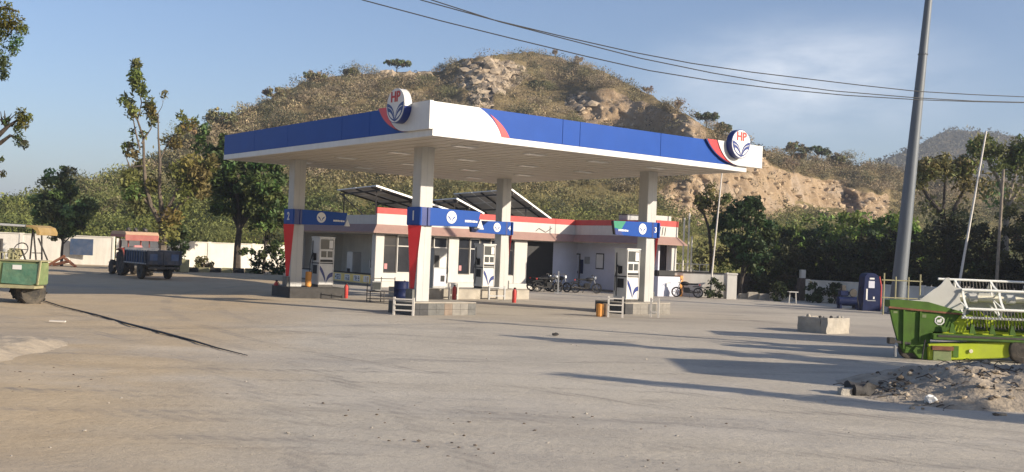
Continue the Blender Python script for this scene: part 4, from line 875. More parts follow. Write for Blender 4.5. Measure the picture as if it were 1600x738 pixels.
# ------------------------------------------------------------------ solar arrays on the roof: seen from below, each panel in its frame
def solar(label, b_px, c_px, a_px, y0, nx, ny):
    """b: near high corner, c: near low corner, a: far high corner (photo pixels); y0: how far the near edge stands behind the front"""
    Q = P0 + V * y0; B = hit(*b_px, Q, V); Cc = hit(*c_px, Q, V); A = hit(*a_px, B, U)
    dx = Cc - B; dy = A - B; t = thing('solar_array', label, 'solar panels', (B + Cc) / 2 * 1.0, 0, 'solar arrays on the station roof'); o_ = t.location.copy(); o_.z = ZA1; t.location = o_
    nn = dx.cross(dy).normalized(); nn = nn if nn.z > 0 else -nn
    for i in range(nx):
        for j in range(ny):
            p = B - o_ + dx * ((i + .02) / nx) + dy * ((j + .02) / ny); ex, ey = dx * (.96 / nx), dy * (.96 / ny)
            fr_ = MB(); pts = [p, p + ex, p + ex + ey, p + ey]
            for q in range(4): fr_.bar(pts[q], pts[(q + 1) % 4], 0.05, 0.05, nn)
            f_ = fr_.build('panel_frame', 'aluminium', t)
            MB().add([q_ + nn * s_ for s_ in (-.012, .012) for q_ in pts], [(0, 1, 2, 3), (7, 6, 5, 4), (0, 4, 5, 1), (1, 5, 6, 2), (2, 6, 7, 3), (3, 7, 4, 0)]).build('panel', 'solar_cell', f_)
    for j in (0.12, 0.5, 0.88):
        MB().bar(B - o_ + dy * j - nn * .09, Cc - o_ + dy * j - nn * .09, 0.08).build('rail', 'dark_steel', t)
    for i in (0.06, 0.5, 0.94):
        MB().bar(B - o_ + dx * i - nn * .18, A - o_ + dx * i - nn * .18, 0.09).build('purlin', 'dark_steel', t)
        for j in (0.1, 0.9):
            p = B - o_ + dx * i + dy * j - nn * .2
            if p.z > 0.15: MB().bar((p.x, p.y, 0), p, 0.07).build('leg', 'dark_steel', t)
    p, q = B - o_ + dy * .1, B - o_ + dy * .9; MB().bar((p.x, p.y, 0.1), q - nn * .2, 0.05).build('brace', 'dark_steel', t)
    MB().bar(B - o_ - nn * .03 - dx * .01, Cc - o_ - nn * .03 + dx * .01, 0.07, 0.1).build('edge_rail', 'aluminium', t)
    return t
solar('solar array on the left of the roof, between columns 2 and 1, seen from below', (589, 290), (706, 329), (526, 297), 0.7, 4, 2)
solar('small solar array in the middle of the roof, right behind the arm of column 1', (714, 310), (756, 333), (672, 313), 1.2, 2, 2)
solar('steep solar array on the right of the roof, behind column 4', (800, 296), (866, 345), (708, 303), 0.9, 3, 3)
# ------------------------------------------------------------------ compound walls
def wall(label, p, q, h, th=0.23, m='wall_white', bay=3.2, cap=True, base=None, name='compound_wall'):
    p, q = Vector(p), Vector(q); d = q - p; Ln = d.length; t = thing(name, label, 'wall', p, math.atan2(d.y, d.x)); n_ = max(1, round(Ln / bay)); w = Ln / n_
    rr = random.Random(int(Ln * 10))
    for i in range(n_):
        hh = h + rr.uniform(-.03, .03); MB().box(i * w + .13, (i + 1) * w - .13, -th / 2 + .03, th / 2 - .03, -0.1, hh).build('wall_panel', m, t)
        if cap: MB().box(i * w + .13, (i + 1) * w - .13, -th / 2 - .03, th / 2 + .03, hh + .002, hh + .06).build('coping', m if base is None else base, t)
    for i in range(n_ + 1): MB().box(max(0, i * w - .126), min(Ln, i * w + .126), -th / 2 - .02, th / 2 + .02, -0.1, h + .10).build('pier', m, t)
    return t
wall('white compound wall behind the green machine at the far left', gp(-190, 76), gp(178, 78), 2.08)
wall('white compound wall under the trees between the red tractor and column 2', gp(181, 78.2), gp(462, 84), 1.95)
sp = one('wall_sign', 'light_blue_paint', MB().box(-0.85, 0.85, -0.02, 0.02, -0.6, 0.6), 'blue and white notice painted on the far left white wall', 'sign', loc=at(129, 386, 77.4) + Vector((0, -.18, 0)))
wall('low white wall behind the motorcycle, right of the station', gp(1046, 62), gp(1140, 61.5), 1.42, m='wall_white', base='black')
pl = thing('gate_pillar', 'white gate pillar at the end of the low wall, lit by the sun', 'pillar', gp(1143.5, 60.6), 0.1)
MB().box(-0.3, 0.3, -0.2, 0.2, -0.1, 1.4).build('shaft', 'white_paint', pl, bevel=0.02); MB().box(-0.34, 0.34, -0.24, 0.24, 1.4, 1.5).build('cap', 'white_paint', pl, bevel=0.02)
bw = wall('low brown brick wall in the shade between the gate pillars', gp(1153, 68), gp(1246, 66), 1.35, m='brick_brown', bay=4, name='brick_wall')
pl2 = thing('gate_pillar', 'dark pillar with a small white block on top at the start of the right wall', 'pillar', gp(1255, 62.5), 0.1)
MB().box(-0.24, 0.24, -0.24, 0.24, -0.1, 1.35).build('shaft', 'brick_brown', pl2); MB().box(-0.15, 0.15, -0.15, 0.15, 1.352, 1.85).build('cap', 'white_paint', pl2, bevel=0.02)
wall('whitewashed low wall in shade along the right edge of the yard', gp(1262, 62), gp(1660, 52), 1.2, m='wall_white')
kb = thing('kerb', 'broken concrete kerb stones in front of the brown brick wall', 'kerb', gp(1150, 62))
for i, (x, hh) in enumerate(((1164, .3), (1178, .42), (1196, .36), (1213, .46), (1232, .25))):
    p = gp(x, 62 - i * .3) - kb.location; MB().box(p.x - .3, p.x + .32, p.y - .15, p.y + .15, -0.05, hh).build('kerb_stone', 'concrete', kb, bevel=0.03)
# striped yellow-black kerb by the left wall
ks = thing('striped_kerb', 'low kerb of dusty yellow blocks at the foot of the left wall trees', 'kerb', gp(283, 70))
for i in range(7):
    p = gp(284 + i * 18, 70 + i * .55) - ks.location; MB().box(p.x - .34, p.x + .34, p.y - .2, p.y + .2, -.05, .32).build('kerb_stone', 'khaki' if i % 2 == 0 else 'dark_concrete', ks, bevel=0.02)
bx = thing('carton', 'brown carton standing behind the blue trailer', 'box', gp(289, 69.3), 0.3)
MB().box(-.3, .3, -.25, .25, 0.02, .85).build('box_body', 'khaki', bx, bevel=0.01); MB().box(-.28, -.0, -.23, .23, .85, .87).build('flap', 'tile_brown', bx)
# white pipes with a rail right of the building
pp = thing('pipe_railing', 'white pipe railing with three tall poles right of the station', 'railing', gp(1064, 63.5), 0.0)
for dx, h_ in ((0.12, 4.7), (0.42, 5.0), (0.62, 3.6)): MB().tube([(dx, 0, 0), (dx + .01, 0, h_)], [.06, .05], 8).build('pole', 'pole_white', pp)
for i in range(6): MB().tube([(-0.5 + i * .42, .1, 0), (-0.5 + i * .42, .1, 1.95)], 0.025, 6).build('baluster', 'pole_white', pp)
for z in (1.5, 1.92): MB().tube([(-.55, .1, z), (1.75, .1, z)], 0.03, 6).build('rail', 'pole_white', pp)
# small clutter before the right wall
tbl = thing('stool', 'tiny white topped stool in front of the brick wall', 'stool', gp(1241, 57.5)); MB().box(-.25, .25, -.2, .2, .62, .67).build('seat', 'white_paint', tbl)
for sx in (-.2, .2): MB().bar((sx, 0, 0), (sx * .8, 0, .62), .05).build('leg', 'white_paint', tbl)

# ------------------------------------------------------------------ lamp mast, poles, wires
def pole(name, label, cat, base, top, r0, r1, m, extra=None):
    t = thing(name, label, cat, base); v_ = Vector(top) - Vector(base); MB().tube([(0, 0, -.1), v_ * .33, v_ * .66, v_], [r0, r0 * .67 + r1 * .33, r0 * .33 + r1 * .67, r1], 14).build('pole', m, t, smooth=True); return t, v_
mb_, mt_ = gp(1403, 50), at(1451, 0, 50); mt_ = mb_ + (mt_ - mb_) * 1.18
mst, v_ = pole('lamp_mast', 'tall grey tapering lamp mast leaning right beside the green header', 'mast', mb_, mt_, 0.37, 0.14, 'mast_steel')
MB().lathe([(0.6, 0), (0.6, 0.06), (0.42, 0.08), (0.40, 0.25)], 12).build('base_flange', 'mast_steel', mst)
for z in (.36, .70): MB().lathe([(0.30 - .1 * z, -.03), (0.31 - .1 * z, 0), (.30 - .1 * z, .03)], 14, v_ * z).build('joint_ring', 'mast_steel', mst)
MB().box(-.8, .8, -.15, .15, 0, .25).build('lamp_head', 'grey_steel', mst, loc=v_)
pole('leaning_pole', 'thin pale leaning pole among the right-hand trees', 'pole', gp(1494, 56), at(1541, 205, 56), 0.075, 0.045, 'pole_white')
pole('dark_pole', 'straight dark pole at the far right in front of the trees', 'pole', gp(1557, 55.5), at(1568, 265, 55.5), 0.09, 0.07, 'bark_pale')
pole('bamboo_pole', 'thin pale bamboo pole right of the station, below the canopy end', 'pole', gp(1111, 61), at(1129, 262, 61), 0.055, 0.035, 'pole_white')
def wire(label, pts):                                            # the span hangs in one vertical plane between two poles
    A, B = Vector((-2.2, 15.5, 0)), Vector((10.5, 22, 0)); nrm = (B - A).cross(Vector((0, 0, 1))).normalized(); P = []
    for x, y in pts: P.append(hit(x, y, A, nrm))
    a = P[0] + (P[0] - P[1]) * 5.5 + Vector((0, 0, 2.5)); b_ = P[-1] + (P[-1] - P[-2]) * 4
    mb = MB(); mb.tube([a] + P + [b_], 0.009, 5); tag(mb.build('overhead_wire', 'cable_black'), label, 'wire', 'overhead wires')
    return a, b_
w1 = wire('lowest overhead wire, crossing the hill top', [(566, 0), (690, 33), (807, 62), (915, 88), (1015, 110.5), (1110, 126), (1210, 138.5), (1320, 149), (1434, 156), (1520, 159), (1600, 160.6)])
w2 = wire('uppermost overhead wire against the sky', [(657, 0), (770, 31), (885, 58.5), (985, 81), (1080, 99), (1175, 113), (1275, 125), (1350, 134), (1434, 143), (1520, 148), (1600, 151.5)])
w3 = wire('middle overhead wire, just below the uppermost', [(674, 0), (780, 34), (885, 61.5), (1000, 91), (1112, 114), (1200, 129), (1300, 142), (1431, 153), (1520, 158), (1600, 160)])
for (e, lab) in ((0, 'concrete power pole out of view on the left end of the wires'), (1, 'concrete power pole out of view on the right end of the wires')):
    p = (w1[e] + w2[e] + w3[e]) / 3; t = thing('power_pole', lab, 'pole', (p.x, p.y + .2, 0)); MB().tube([(0, 0, -.1), (0, 0, p.z + .6)], [.2, .13], 10).build('pole', 'concrete', t); MB().bar((-.8, 0, p.z), (.8, 0, p.z), .12).build('crossarm', 'dark_steel', t)

# ------------------------------------------------------------------ air machine, compressor, hoop barrier by the mast
am = thing('air_machine', 'dark blue air machine with curved top and white labels, in shade by the mast', 'machine', gp(1360, 52.5), 0.15)
prof = [(-.5, 0), (.5, 0), (.5, 1.25)] + bez((.5, 1.25), (.46, 1.88), (0.0, 1.9), 6)[1:] + [(-.32, 1.86), (-.42, 1.7)]
MB().prism(prof, (0, .3, 0), (1, 0, 0), (0, 0, 1), (0, -1, 0), .6).build('housing', 'navy_paint', am, bevel=0.02)
MB().prism([(.46, .1), (.52, .1), (.52, 1.25), (.40, 1.75), (.36, 1.72), (.46, 1.25)], (0, -.29, 0), (1, 0, 0), (0, 0, 1), (0, -1, 0), .03).build('red_edge', 'red_paint', am)
MB().box(-.2, .12, -.312, -.302, 1.15, 1.5).build('label_plate', 'wall_bluish', am); MB().box(-.15, .1, -.312, -.302, 1.58, 1.66).build('label_plate', 'paper', am); MB().box(-.32, -.24, -.315, -.302, .55, 1.1).build('gauge', 'paper', am); MB().box(.06, .14, -.312, -.302, .60, .72).build('label_plate', 'paper', am); MB().box(-.25, .2, -.31, -.302, .5, .54).build('slot', 'grey_steel', am)
MB().tube([(-.5, -.1, 1.2), (-.7, -.15, .6), (-.6, -.2, .1), (-.45, -.3, .4)], .025, 6).build('air_hose', 'cable_black', am)
cp = thing('compressor', 'low blue compressor in the shade left of the air machine', 'compressor', gp(1326, 54), 0.1)
MB().tube([(-.55, 0, .38), (-.5, 0, .38), (.5, 0, .38), (.55, 0, .38)], [.12, .24, .24, .12], 14).build('tank', 'navy_paint', cp, smooth=True)
MB().box(-.45, .05, -.15, .15, .64, .92).build('motor', 'navy_paint', cp, bevel=.04); MB().box(-.35, -.1, -.1, .1, .92, 1.2).build('cylinder_head', 'dark_steel', cp, bevel=.03); MB().lathe([(.2, 0), (.22, .05), (.2, .08)], 12, (.25, -.2, .82), (1, 0, 0), (0, 0, 1), (0, 1, 0)).build('flywheel', 'dark_steel', cp)
for sx in (-.4, .4): MB().box(sx - .05, sx + .05, -.2, .2, 0, .2).build('foot', 'navy_paint', cp)
hb = thing('hoop_barrier', 'pale pipe barrier with short uprights in front of the lamp mast', 'barrier', gp(1411, 49.0))
for dx in (-.85, -.3, .3, .85): MB().tube([(dx, 0, 0), (dx, 0, 1.95 if abs(dx) > .5 else 1.8)], .035, 6).build('upright', 'khaki', hb)
for z in (1.62, .8): MB().tube([(-.95, 0, z), (.95, 0, z)], .03, 6).build('rail', 'khaki', hb)

# ------------------------------------------------------------------ manhole block on the forecourt
mh = thing('concrete_block', 'rough square concrete block with crumbled top out on the open forecourt', 'block', gp(1297, 34.0), ANG)
def rough_box(x0, x1, y0, y1, z0, z1, amp, seed, cuts=6):
    bm = bmesh.new(); bmesh.ops.create_cube(bm, size=1); bmesh.ops.subdivide_edges(bm, edges=bm.edges[:], cuts=cuts, use_grid_fill=True); mb = MB(); vs = []
    for v in bm.verts:
        p = Vector((x0 + (v.co.x + .5) * (x1 - x0), y0 + (v.co.y + .5) * (y1 - y0), z0 + (v.co.z + .5) * (z1 - z0))); q = p * 4 + Vector((seed, 0, 0))
        edge = sum(abs(abs(c_) - .5) < 1e-3 for c_ in v.co); p += Vector((noise.noise(q), noise.noise(q + Vector((9, 0, 0))), noise.noise(q + Vector((0, 9, 0))))) * amp * (1 + .8 * (edge > 1)); vs.append(p)
    bm.verts.ensure_lookup_table(); fs = [tuple(v.index for v in f.verts) for f in bm.faces]; bm.free(); return mb.add(vs, fs)
rough_box(0, 1.22, 0.02, .28, -.05, .52, .03, 1).build('block_side', 'concrete', mh); rough_box(0.02, .25, .29, 1.2, -.05, .50, .03, 2).build('block_side', 'concrete', mh)
rough_box(1.0, 1.22, .29, 1.2, -.05, .46, .03, 3).build('block_side', 'concrete', mh); rough_box(.26, .98, .95, 1.2, -.05, .5, .03, 4).build('block_side', 'concrete', mh); MB().box(.2, 1.05, .25, 1.0, 0, .35).build('fill', 'dark_concrete', mh)
for i, (x, y, r_) in enumerate(((.2, .9, .09), (.45, .2, .06), (.8, .15, .07), (.6, .6, .1), (1.05, .2, .05), (.15, .4, .06))): MB().blob((x, y, .52 if i != 3 else .42), r_, i, 1, .5).build('rubble_lump', 'dark_concrete' if i % 2 else 'concrete', mh)

# ------------------------------------------------------------------ wheels
def wheel(parent, c, r, w, hub='grey_steel', lugs=0, axis=(0, 1, 0), name='wheel'):
    ay = Vector(axis).normalized(); ax = Vector((0, 0, 1)).cross(ay).normalized() if abs(ay.z) < .9 else Vector((1, 0, 0)); az = Vector((0, 0, 1)) if abs(ay.z) < .9 else ay
    c = Vector(c); k = MB(); k.lathe([(r * .52, -w / 2 * .9), (r * .80, -w / 2), (r * .96, -w / 2 * .85), (r, -w / 2 * .5), (r, w / 2 * .5), (r * .96, w / 2 * .85), (r * .80, w / 2), (r * .52, w / 2 * .9)], 24, c, ax, az, ay)
    o_ = k.build(name, 'rubber', parent, smooth=True)
    rim = MB(); rim.lathe([(r * .18, -w * .40), (r * .5, -w * .30), (r * .55, -w * .47), (r * .55, w * .47), (r * .5, w * .30), (r * .18, w * .40)], 18, c, ax, az, ay); rim.build('rim', hub, o_, smooth=True)
    if lugs:
        lg = MB()
        for i in range(lugs):
            a = 2 * PI * i / lugs
            for s_ in (-1, 1):
                a2 = a + (PI / lugs if s_ > 0 else 0); p = c + (ax * math.cos(a2) + az * math.sin(a2)) * r * 1.0 + ay * s_ * w * .05; q = c + (ax * math.cos(a2 + .28) + az * math.sin(a2 + .28)) * r * .985 + ay * s_ * w * .5
                lg.bar(p, q, r * .09, r * .10, (ax * math.cos(a2) + az * math.sin(a2)))
        lg.build('tread_lug', 'rubber', o_)['kind'] = 'stuff'
    return o_
# ------------------------------------------------------------------ red tractor and blue tipping trailer (x forward)
HA = math.atan2(.77, -.64)
tl = thing('farm_trailer', 'dusty blue farm trailer parked behind the red tractor at the left', 'trailer', at(255, 437, 59.5) * 1.0, HA); tl.location = gp(257, 55.6) + Vector((-1.0, 1.1, 0)); tl.scale = (.93, .93, .95)
MB().box(-1.7, 1.7, -.98, .98, .82, .90).build('floor', 'dark_steel', tl)
sd_ = MB(); sd_.box(-1.72, 1.72, -1.02, -.98, .86, 1.62); sdp = sd_.build('side_board', 'truck_blue', tl); MB().box(-1.72, 1.72, .98, 1.02, .86, 1.62).build('side_board', 'truck_blue', tl)
MB().box(-1.76, -1.72, -1.02, 1.02, .86, 1.62).build('tailboard', 'truck_blue', tl); MB().box(1.72, 1.76, -1.02, 1.02, .86, 1.75).build('head_board', 'truck_blue', tl)
for i in range(9):
    x = -1.65 + i * .41
    for s_ in (-1, 1): MB().box(x - .03, x + .03, *sorted((s_ * 1.022, s_ * 1.08)), .86, 1.64).build('rib', 'light_blue_paint' if s_ > 0 and 0 < i < 8 else 'truck_blue', tl)
for z in (.9, 1.6):
    for s_ in (-1, 1): MB().box(-1.75, 1.75, *sorted((s_ * 1.021, s_ * 1.07)), z - .03, z + .03).build('edge_rail', 'grey_steel', tl)
for y in (-.62, .62): MB().box(-1.785, -1.762, y - .22, y + .22, 1.08, 1.45).build('painted_square', 'light_blue_paint', tl)
for y in (-.95, 0, .95): MB().box(-1.80, -1.762, y - .04, y + .04, .84, 1.64).build('rib', 'truck_blue', tl)
MB().box(-1.9, -1.78, -.9, .9, .62, .74).build('bumper', 'dark_steel', tl); MB().box(-1.6, 2.7, -.12, .12, .66, .80).build('chassis', 'dark_steel', tl); MB().bar((-.4, -1.0, .5), (-.4, 1.0, .5), .12).build('axle', 'dark_steel', tl)
for s_ in (-1, 1): wheel(tl, (-.4, s_ * .78, .5), .5, .26, 'truck_blue')
MB().box(-1.6, 1.65, -.95, .95, .90, 1.48).build('load', 'concrete', tl)
tk = thing('tractor', 'red tractor with an orange canopy parked in front of the blue trailer', 'tractor', gp(208, 60.6), HA)
MB().box(.35, 2.0, -.3, .3, .75, 1.32).build('bonnet', 'tractor_red', tk, bevel=.06); MB().box(2.0, 2.06, -.26, .26, .8, 1.28).build('grille', 'black', tk); MB().box(-.9, 1.9, -.22, .22, .45, .78).build('transmission', 'dark_steel', tk)
for s_ in (-1, 1):
    wheel(tk, (-.45, s_ * .72, .72), .72, .40, 'tractor_red', 14); wheel(tk, (1.55, s_ * .62, .42), .42, .24, 'tractor_red', 10)
    MB().prism(bez((-1.15, .95), (-1.0, 1.62), (-.3, 1.6), 6) + [(.25, 1.5), (.25, 1.42)] + bez((-.3, 1.52), (-.92, 1.5), (-1.05, .95), 6), (0, s_ * .9 if s_ < 0 else .5, 0), (1, 0, 0), (0, 0, 1), (0, 1, 0), .4).build('mudguard', 'tractor_red', tk)
    for x in (-.85, .55): MB().bar((x, s_ * .6, 1.35), (x * .95, s_ * .62, 2.42), .06).build('canopy_post', 'tractor_red', tk)
    MB().lathe([(.09, 0), (.1, .05), (.07, .08)], 12, (1.98, s_ * .22, 1.12), (0, 1, 0), (0, 0, 1), (1, 0, 0)).build('headlight', 'lamp_glass', tk)
cpn = MB().prism([(-1.35, 2.40), (-1.2, 2.52), (.9, 2.55), (1.15, 2.42), (1.15, 2.36), (-1.35, 2.34)], (0, -.95, 0), (1, 0, 0), (0, 0, 1), (0, 1, 0), 1.9).build('canopy', 'canopy_orange', tk, bevel=.02)
MB().box(-1.32, -1.26, -.95, .95, 2.02, 2.34).build('canopy_valance', 'tractor_red', tk); MB().box(-1.3, 1.1, -.97, -.93, 2.2, 2.36).build('canopy_valance', 'canopy_orange', tk); MB().box(-1.3, 1.1, .93, .97, 2.2, 2.36).build('canopy_valance', 'tractor_red', tk)
MB().box(-.7, -.25, -.25, .25, 1.2, 1.32).build('seat', 'black', tk, bevel=.03); MB().box(-.75, -.68, -.25, .25, 1.32, 1.75).build('seat_back', 'pink_cloth', tk, bevel=.03)
MB().lathe([(.2, 0), (.22, .015), (.2, .03), (.18, .015), (.2, 0)], 16, (.2, 0, 1.62), cap=False).build('steering_wheel', 'black', tk); MB().tube([(1.5, .2, 1.3), (1.5, .2, 2.0)], .04, 8).build('exhaust', 'dark_steel', tk)
for y in (-.3, .1, .4): MB().blob((-.6 + y, y, 2.62), .16, int(y * 10) + 9, 1, .6).build('bundle', 'dark_steel', tk)

# ------------------------------------------------------------------ green machine at the left edge
gmch = thing('green_farm_machine', 'dusty green farm machine with a draped front box and pale canopy at the left edge', 'farm machine', gp(44, 33.5), 0.0)
LX = -0.95
MB().box(LX, .62, -.55, .15, .62, 1.36).build('front_box', 'box_green', gmch, bevel=.03)
MB().prism([(-.55, .66), (.42, .62), (.64, .72), (.62, 1.30), (.1, 1.28), (-.5, 1.30)], (0, -.556, 0), (1, 0, 0), (0, 0, 1), (0, -1, 0), .03).build('tarpaulin', 'tarp_teal', gmch)
MB().box(-.2, .08, -.60, -.588, 1.10, 1.24).build('number_plate', 'paper', gmch)
MB().box(LX, .70, -.6, .2, 1.362, 1.40).build('box_rim', 'khaki', gmch, bevel=.01); MB().box(-.72, -.62, -.58, -.552, .62, 1.36).build('corner_post', 'khaki', gmch); MB().box(LX, .50, -.57, .1, .50, .615).build('bumper', 'khaki', gmch, bevel=.01)
MB().bar((.60, -.58, .64), (.68, -.60, 1.40), .05).build('corner_post', 'khaki', gmch)
MB().box(-3.2, .2, .16, .45, .55, .85).build('chassis', 'dark_steel', gmch); MB().box(-2.6, -.6, .2, 1.0, .85, 1.35).build('engine_cover', 'header_green', gmch, bevel=.04)
w_ = wheel(gmch, (.12, .05, .36), .42, .46, 'khaki', 12, axis=(.80, -.60, 0)); wheel(gmch, (-.62, 1.1, .40), .40, .3, 'khaki', 10, axis=(.80, -.60, 0)); wheel(gmch, (-2.7, .4, .7), .7, .45, 'khaki', 14, axis=(.3, -.95, 0)); MB().bar((-.62, 1.1, .4), (.12, .05, .38), .10).build('axle', 'dark_steel', gmch)
MB().prism([(-2.6, 2.57), (-.9, 2.53), (-.25, 2.51), (-.25, 2.45), (-.9, 2.46), (-2.6, 2.50)], (0, .3, 0), (1, 0, 0), (0, 0, 1), (0, 1, 0), 1.3).build('canopy', 'column_white', gmch, bevel=.01)
MB().prism([(-.245, 2.515), (-.05, 2.52), (.13, 2.45), (.21, 2.30), (.20, 2.20), (.12, 2.20), (.08, 2.34), (-.05, 2.43), (-.245, 2.45)], (0, .28, 0), (1, 0, 0), (0, 0, 1), (0, 1, 0), 1.34).build('canopy_edge', 'canopy_ochre', gmch)
for p, q in (((.10, .35, 1.4), (-.02, .35, 2.3)), ((.22, .5, 1.4), (.18, .5, 2.2)), ((-.35, .9, 1.4), (-.3, .9, 2.45)), ((-1.9, .5, 1.3), (-1.9, .5, 2.5)), ((.45, .4, 1.4), (.12, .4, 2.1))): MB().bar(p, q, .04).build('canopy_post', 'dark_steel', gmch)
MB().bar((-.05, .35, 1.62), (.24, .5, 1.62), .03).build('crossbar', 'dark_steel', gmch)
sw = MB().lathe([(.22, 0), (.24, .015), (.22, .03), (.2, .015), (.22, 0)], 18, (-.28, .1, 1.72), (1, 0, 0), (0, .35, .94), (0, -.94, .35), False).build('steering_wheel', 'dark_steel', gmch); MB().bar((-.28, .12, 1.72), (-.25, .4, 1.35), .04).build('steering_column', 'dark_steel', gmch); MB().bar((-.48, .1, 1.72), (-.08, .1, 1.72), .025).build('wheel_spoke', 'dark_steel', gmch)
for i in range(6): MB().bar((-.9 + i * .14, -.3, 1.4), (-.9 + i * .14, -.3, 1.62), .03).build('rail_post', 'khaki', gmch)
MB().bar((-.92, -.3, 1.62), (-.15, -.3, 1.62), .03).build('rail', 'khaki', gmch); MB().box(-.75, -.4, .1, .5, 1.4, 1.75).build('seat', 'khaki', gmch, bevel=.06); MB().tube([(-.78, -.2, 1.4), (-.78, -.2, 2.05)], .05, 8).build('exhaust', 'dark_steel', gmch)

# ------------------------------------------------------------------ green harvester header at the right edge (x along the header, y away)
hd = thing('harvester_header', 'bright green harvester header with grey and white reel at the right edge', 'harvester header', gp(1400, 26.2), 0.0)
hx, hY = hd.location.x, 26.2
def hp(px, py): p = at(px, py, hY); return (p.x - hx, p.z)
def poly(pts): return [hp(*q) for q in pts]
EX = (1, 0, 0); EZ = (0, 0, 1); EY = (0, 1, 0)
sh = MB().prism(poly([(1389, 479), (1502, 491), (1478, 520), (1455, 523), (1452, 545), (1446, 551), (1412, 552), (1403, 535), (1396, 510)]), (0, 0, 0), EX, EZ, EY, .07).build('end_shield', 'header_green', hd, bevel=.012)
MB().prism(poly([(1389, 469), (1404, 468), (1450, 472), (1505, 488), (1502, 491.5), (1389, 480)]), (0, -.03, 0), EX, EZ, EY, .35).build('shield_top', 'header_green', hd, bevel=.01)
MB().prism(poly([(1388, 478.5), (1503, 490), (1503, 492.5), (1388, 481.5)]), (0, -.045, 0), EX, EZ, EY, .04).build('rusty_lip', 'rust', hd)
for a, b_ in (((1412, 484), (1411, 545)), ((1438, 487), (1436, 535))): p, q = hp(*a), hp(*b_); MB().bar((p[0], -.02, p[1]), (q[0], -.02, q[1]), .06, .04).build('shield_rib', 'header_green', hd)
for (x, y, w, h_) in ((1444, 494, .10, .08), (1399, 488, .10, .05)): p = hp(x, y); MB().box(p[0] - w / 2, p[0] + w / 2, -.006, 0, p[1] - h_ / 2, p[1] + h_ / 2).build('decal', 'box_green', hd)
p = hp(1468, 501); c8 = [(.13 * math.cos(a) * (1 if True else 1), .12 * math.sin(a)) for a in [2 * PI * i / 8 + PI / 8 for i in range(8)]]
bdg = MB().prism(c8, (p[0], -.002, p[1]), EX, EZ, (0, -1, 0), .008).build('badge', 'paper', hd); MB().prism([(x * .72, y * .72) for x, y in c8], (p[0], -.010, p[1]), EX, EZ, (0, -1, 0), .005).build('badge_field', 'header_green', bdg)
MB().prism([(-.07, -.05), (.03, -.05), (.06, .03), (.03, .06), (-.01, .02), (-.07, .02)], (p[0], -.015, p[1]), EX, EZ, (0, -1, 0), .004).build('badge_mark', 'paper', bdg)
# reel end plate, scalloped
pl_ = poly([(1405, 471), (1440, 469), (1462, 452)]) + [hp(*q) for q in bez((1462, 452), (1474, 447), (1480, 435), 6)][1:] + [hp(*q) for q in bez((1486, 434), (1488, 450), (1504, 451), 6)] + [hp(*q) for q in bez((1507, 453), (1498, 466), (1508, 478), 6)] + poly([(1508, 485), (1500, 489)])
MB().prism(pl_, (0, .10, 0), EX, EZ, EY, .03).build('reel_end_plate', 'reel_grey', hd)
XR = 7.2
def hbar(px0, py, y0, r_, m, name, x1=XR, drop=.0): a = hp(px0, py); return MB().tube([(a[0], y0, a[1]), (x1, y0, a[1] - drop)], r_, 8).build(name, m, hd, smooth=True)
slope = (26.2 / FPX * 4) / 2.0
BARS = [(1480, 437, .55, .030), (1504, 453, .05, .036), (1506, 482, -.25, .034), (1500, 496, -.1, .030), (1482, 466, 1.0, .030)]
for (x, y, yy, r_) in BARS: hbar(x, y, yy, r_, 'reel_white', 'reel_bar')
hbar(1503, 466.5, .42, .085, 'cream_paint', 'reel_tube')
rr = random.Random(9)
for (x, y, yy, r_) in BARS[:1] + BARS[2:]:
    a = hp(x, y); tm = MB(); x_ = a[0] + .12
    while x_ < XR: tm.bar((x_, yy, a[1] - .02), (x_ + .01, yy - .05, a[1] - .22 - rr.uniform(0, .03)), .012, .02); x_ += .085
    tm.build('reel_tine', 'dark_steel', hd)['kind'] = 'stuff'
# spiders: curved arms that carry the bars
ctr = hp(1503, 466.5)
for xs_ in (hp(1506, 450)[0], hp(1563, 450)[0], hp(1620, 450)[0], 5.2):
    sp_ = MB(); bl = [(b_[2], hp(b_[0], b_[1])[1]) for b_ in BARS]
    for (yy, zz) in bl: sp_.bar((xs_, .42, ctr[1]), (xs_, yy, zz), .035, .02)
    bl2 = sorted(bl, key=lambda q: math.atan2(q[1] - ctr[1], q[0] - .42))
    for i in range(len(bl2)):
        q0, q1 = bl2[i], bl2[(i + 1) % len(bl2)]; m_ = ((q0[0] + q1[0]) / 2 * .75 + .42 * .25, (q0[1] + q1[1]) / 2 * .75 + ctr[1] * .25); pts = [(xs_, *t_) for t_ in bez(q0, m_, q1, 6)]
        for j in range(6): sp_.bar(pts[j], pts[j + 1], .055, .02, (0, .3, 1))
    sp_.build('reel_spider', 'reel_white', hd)
for xs_ in (hp(1530, 466)[0], hp(1590, 466)[0], 4.6): MB().lathe([(.09, -.12), (.13, -.1), (.13, .1), (.09, .12)], 14, (xs_, .42, ctr[1]), (0, 1, 0), (0, 0, 1), (1, 0, 0)).build('tube_collar', 'reel_grey', hd, smooth=True)
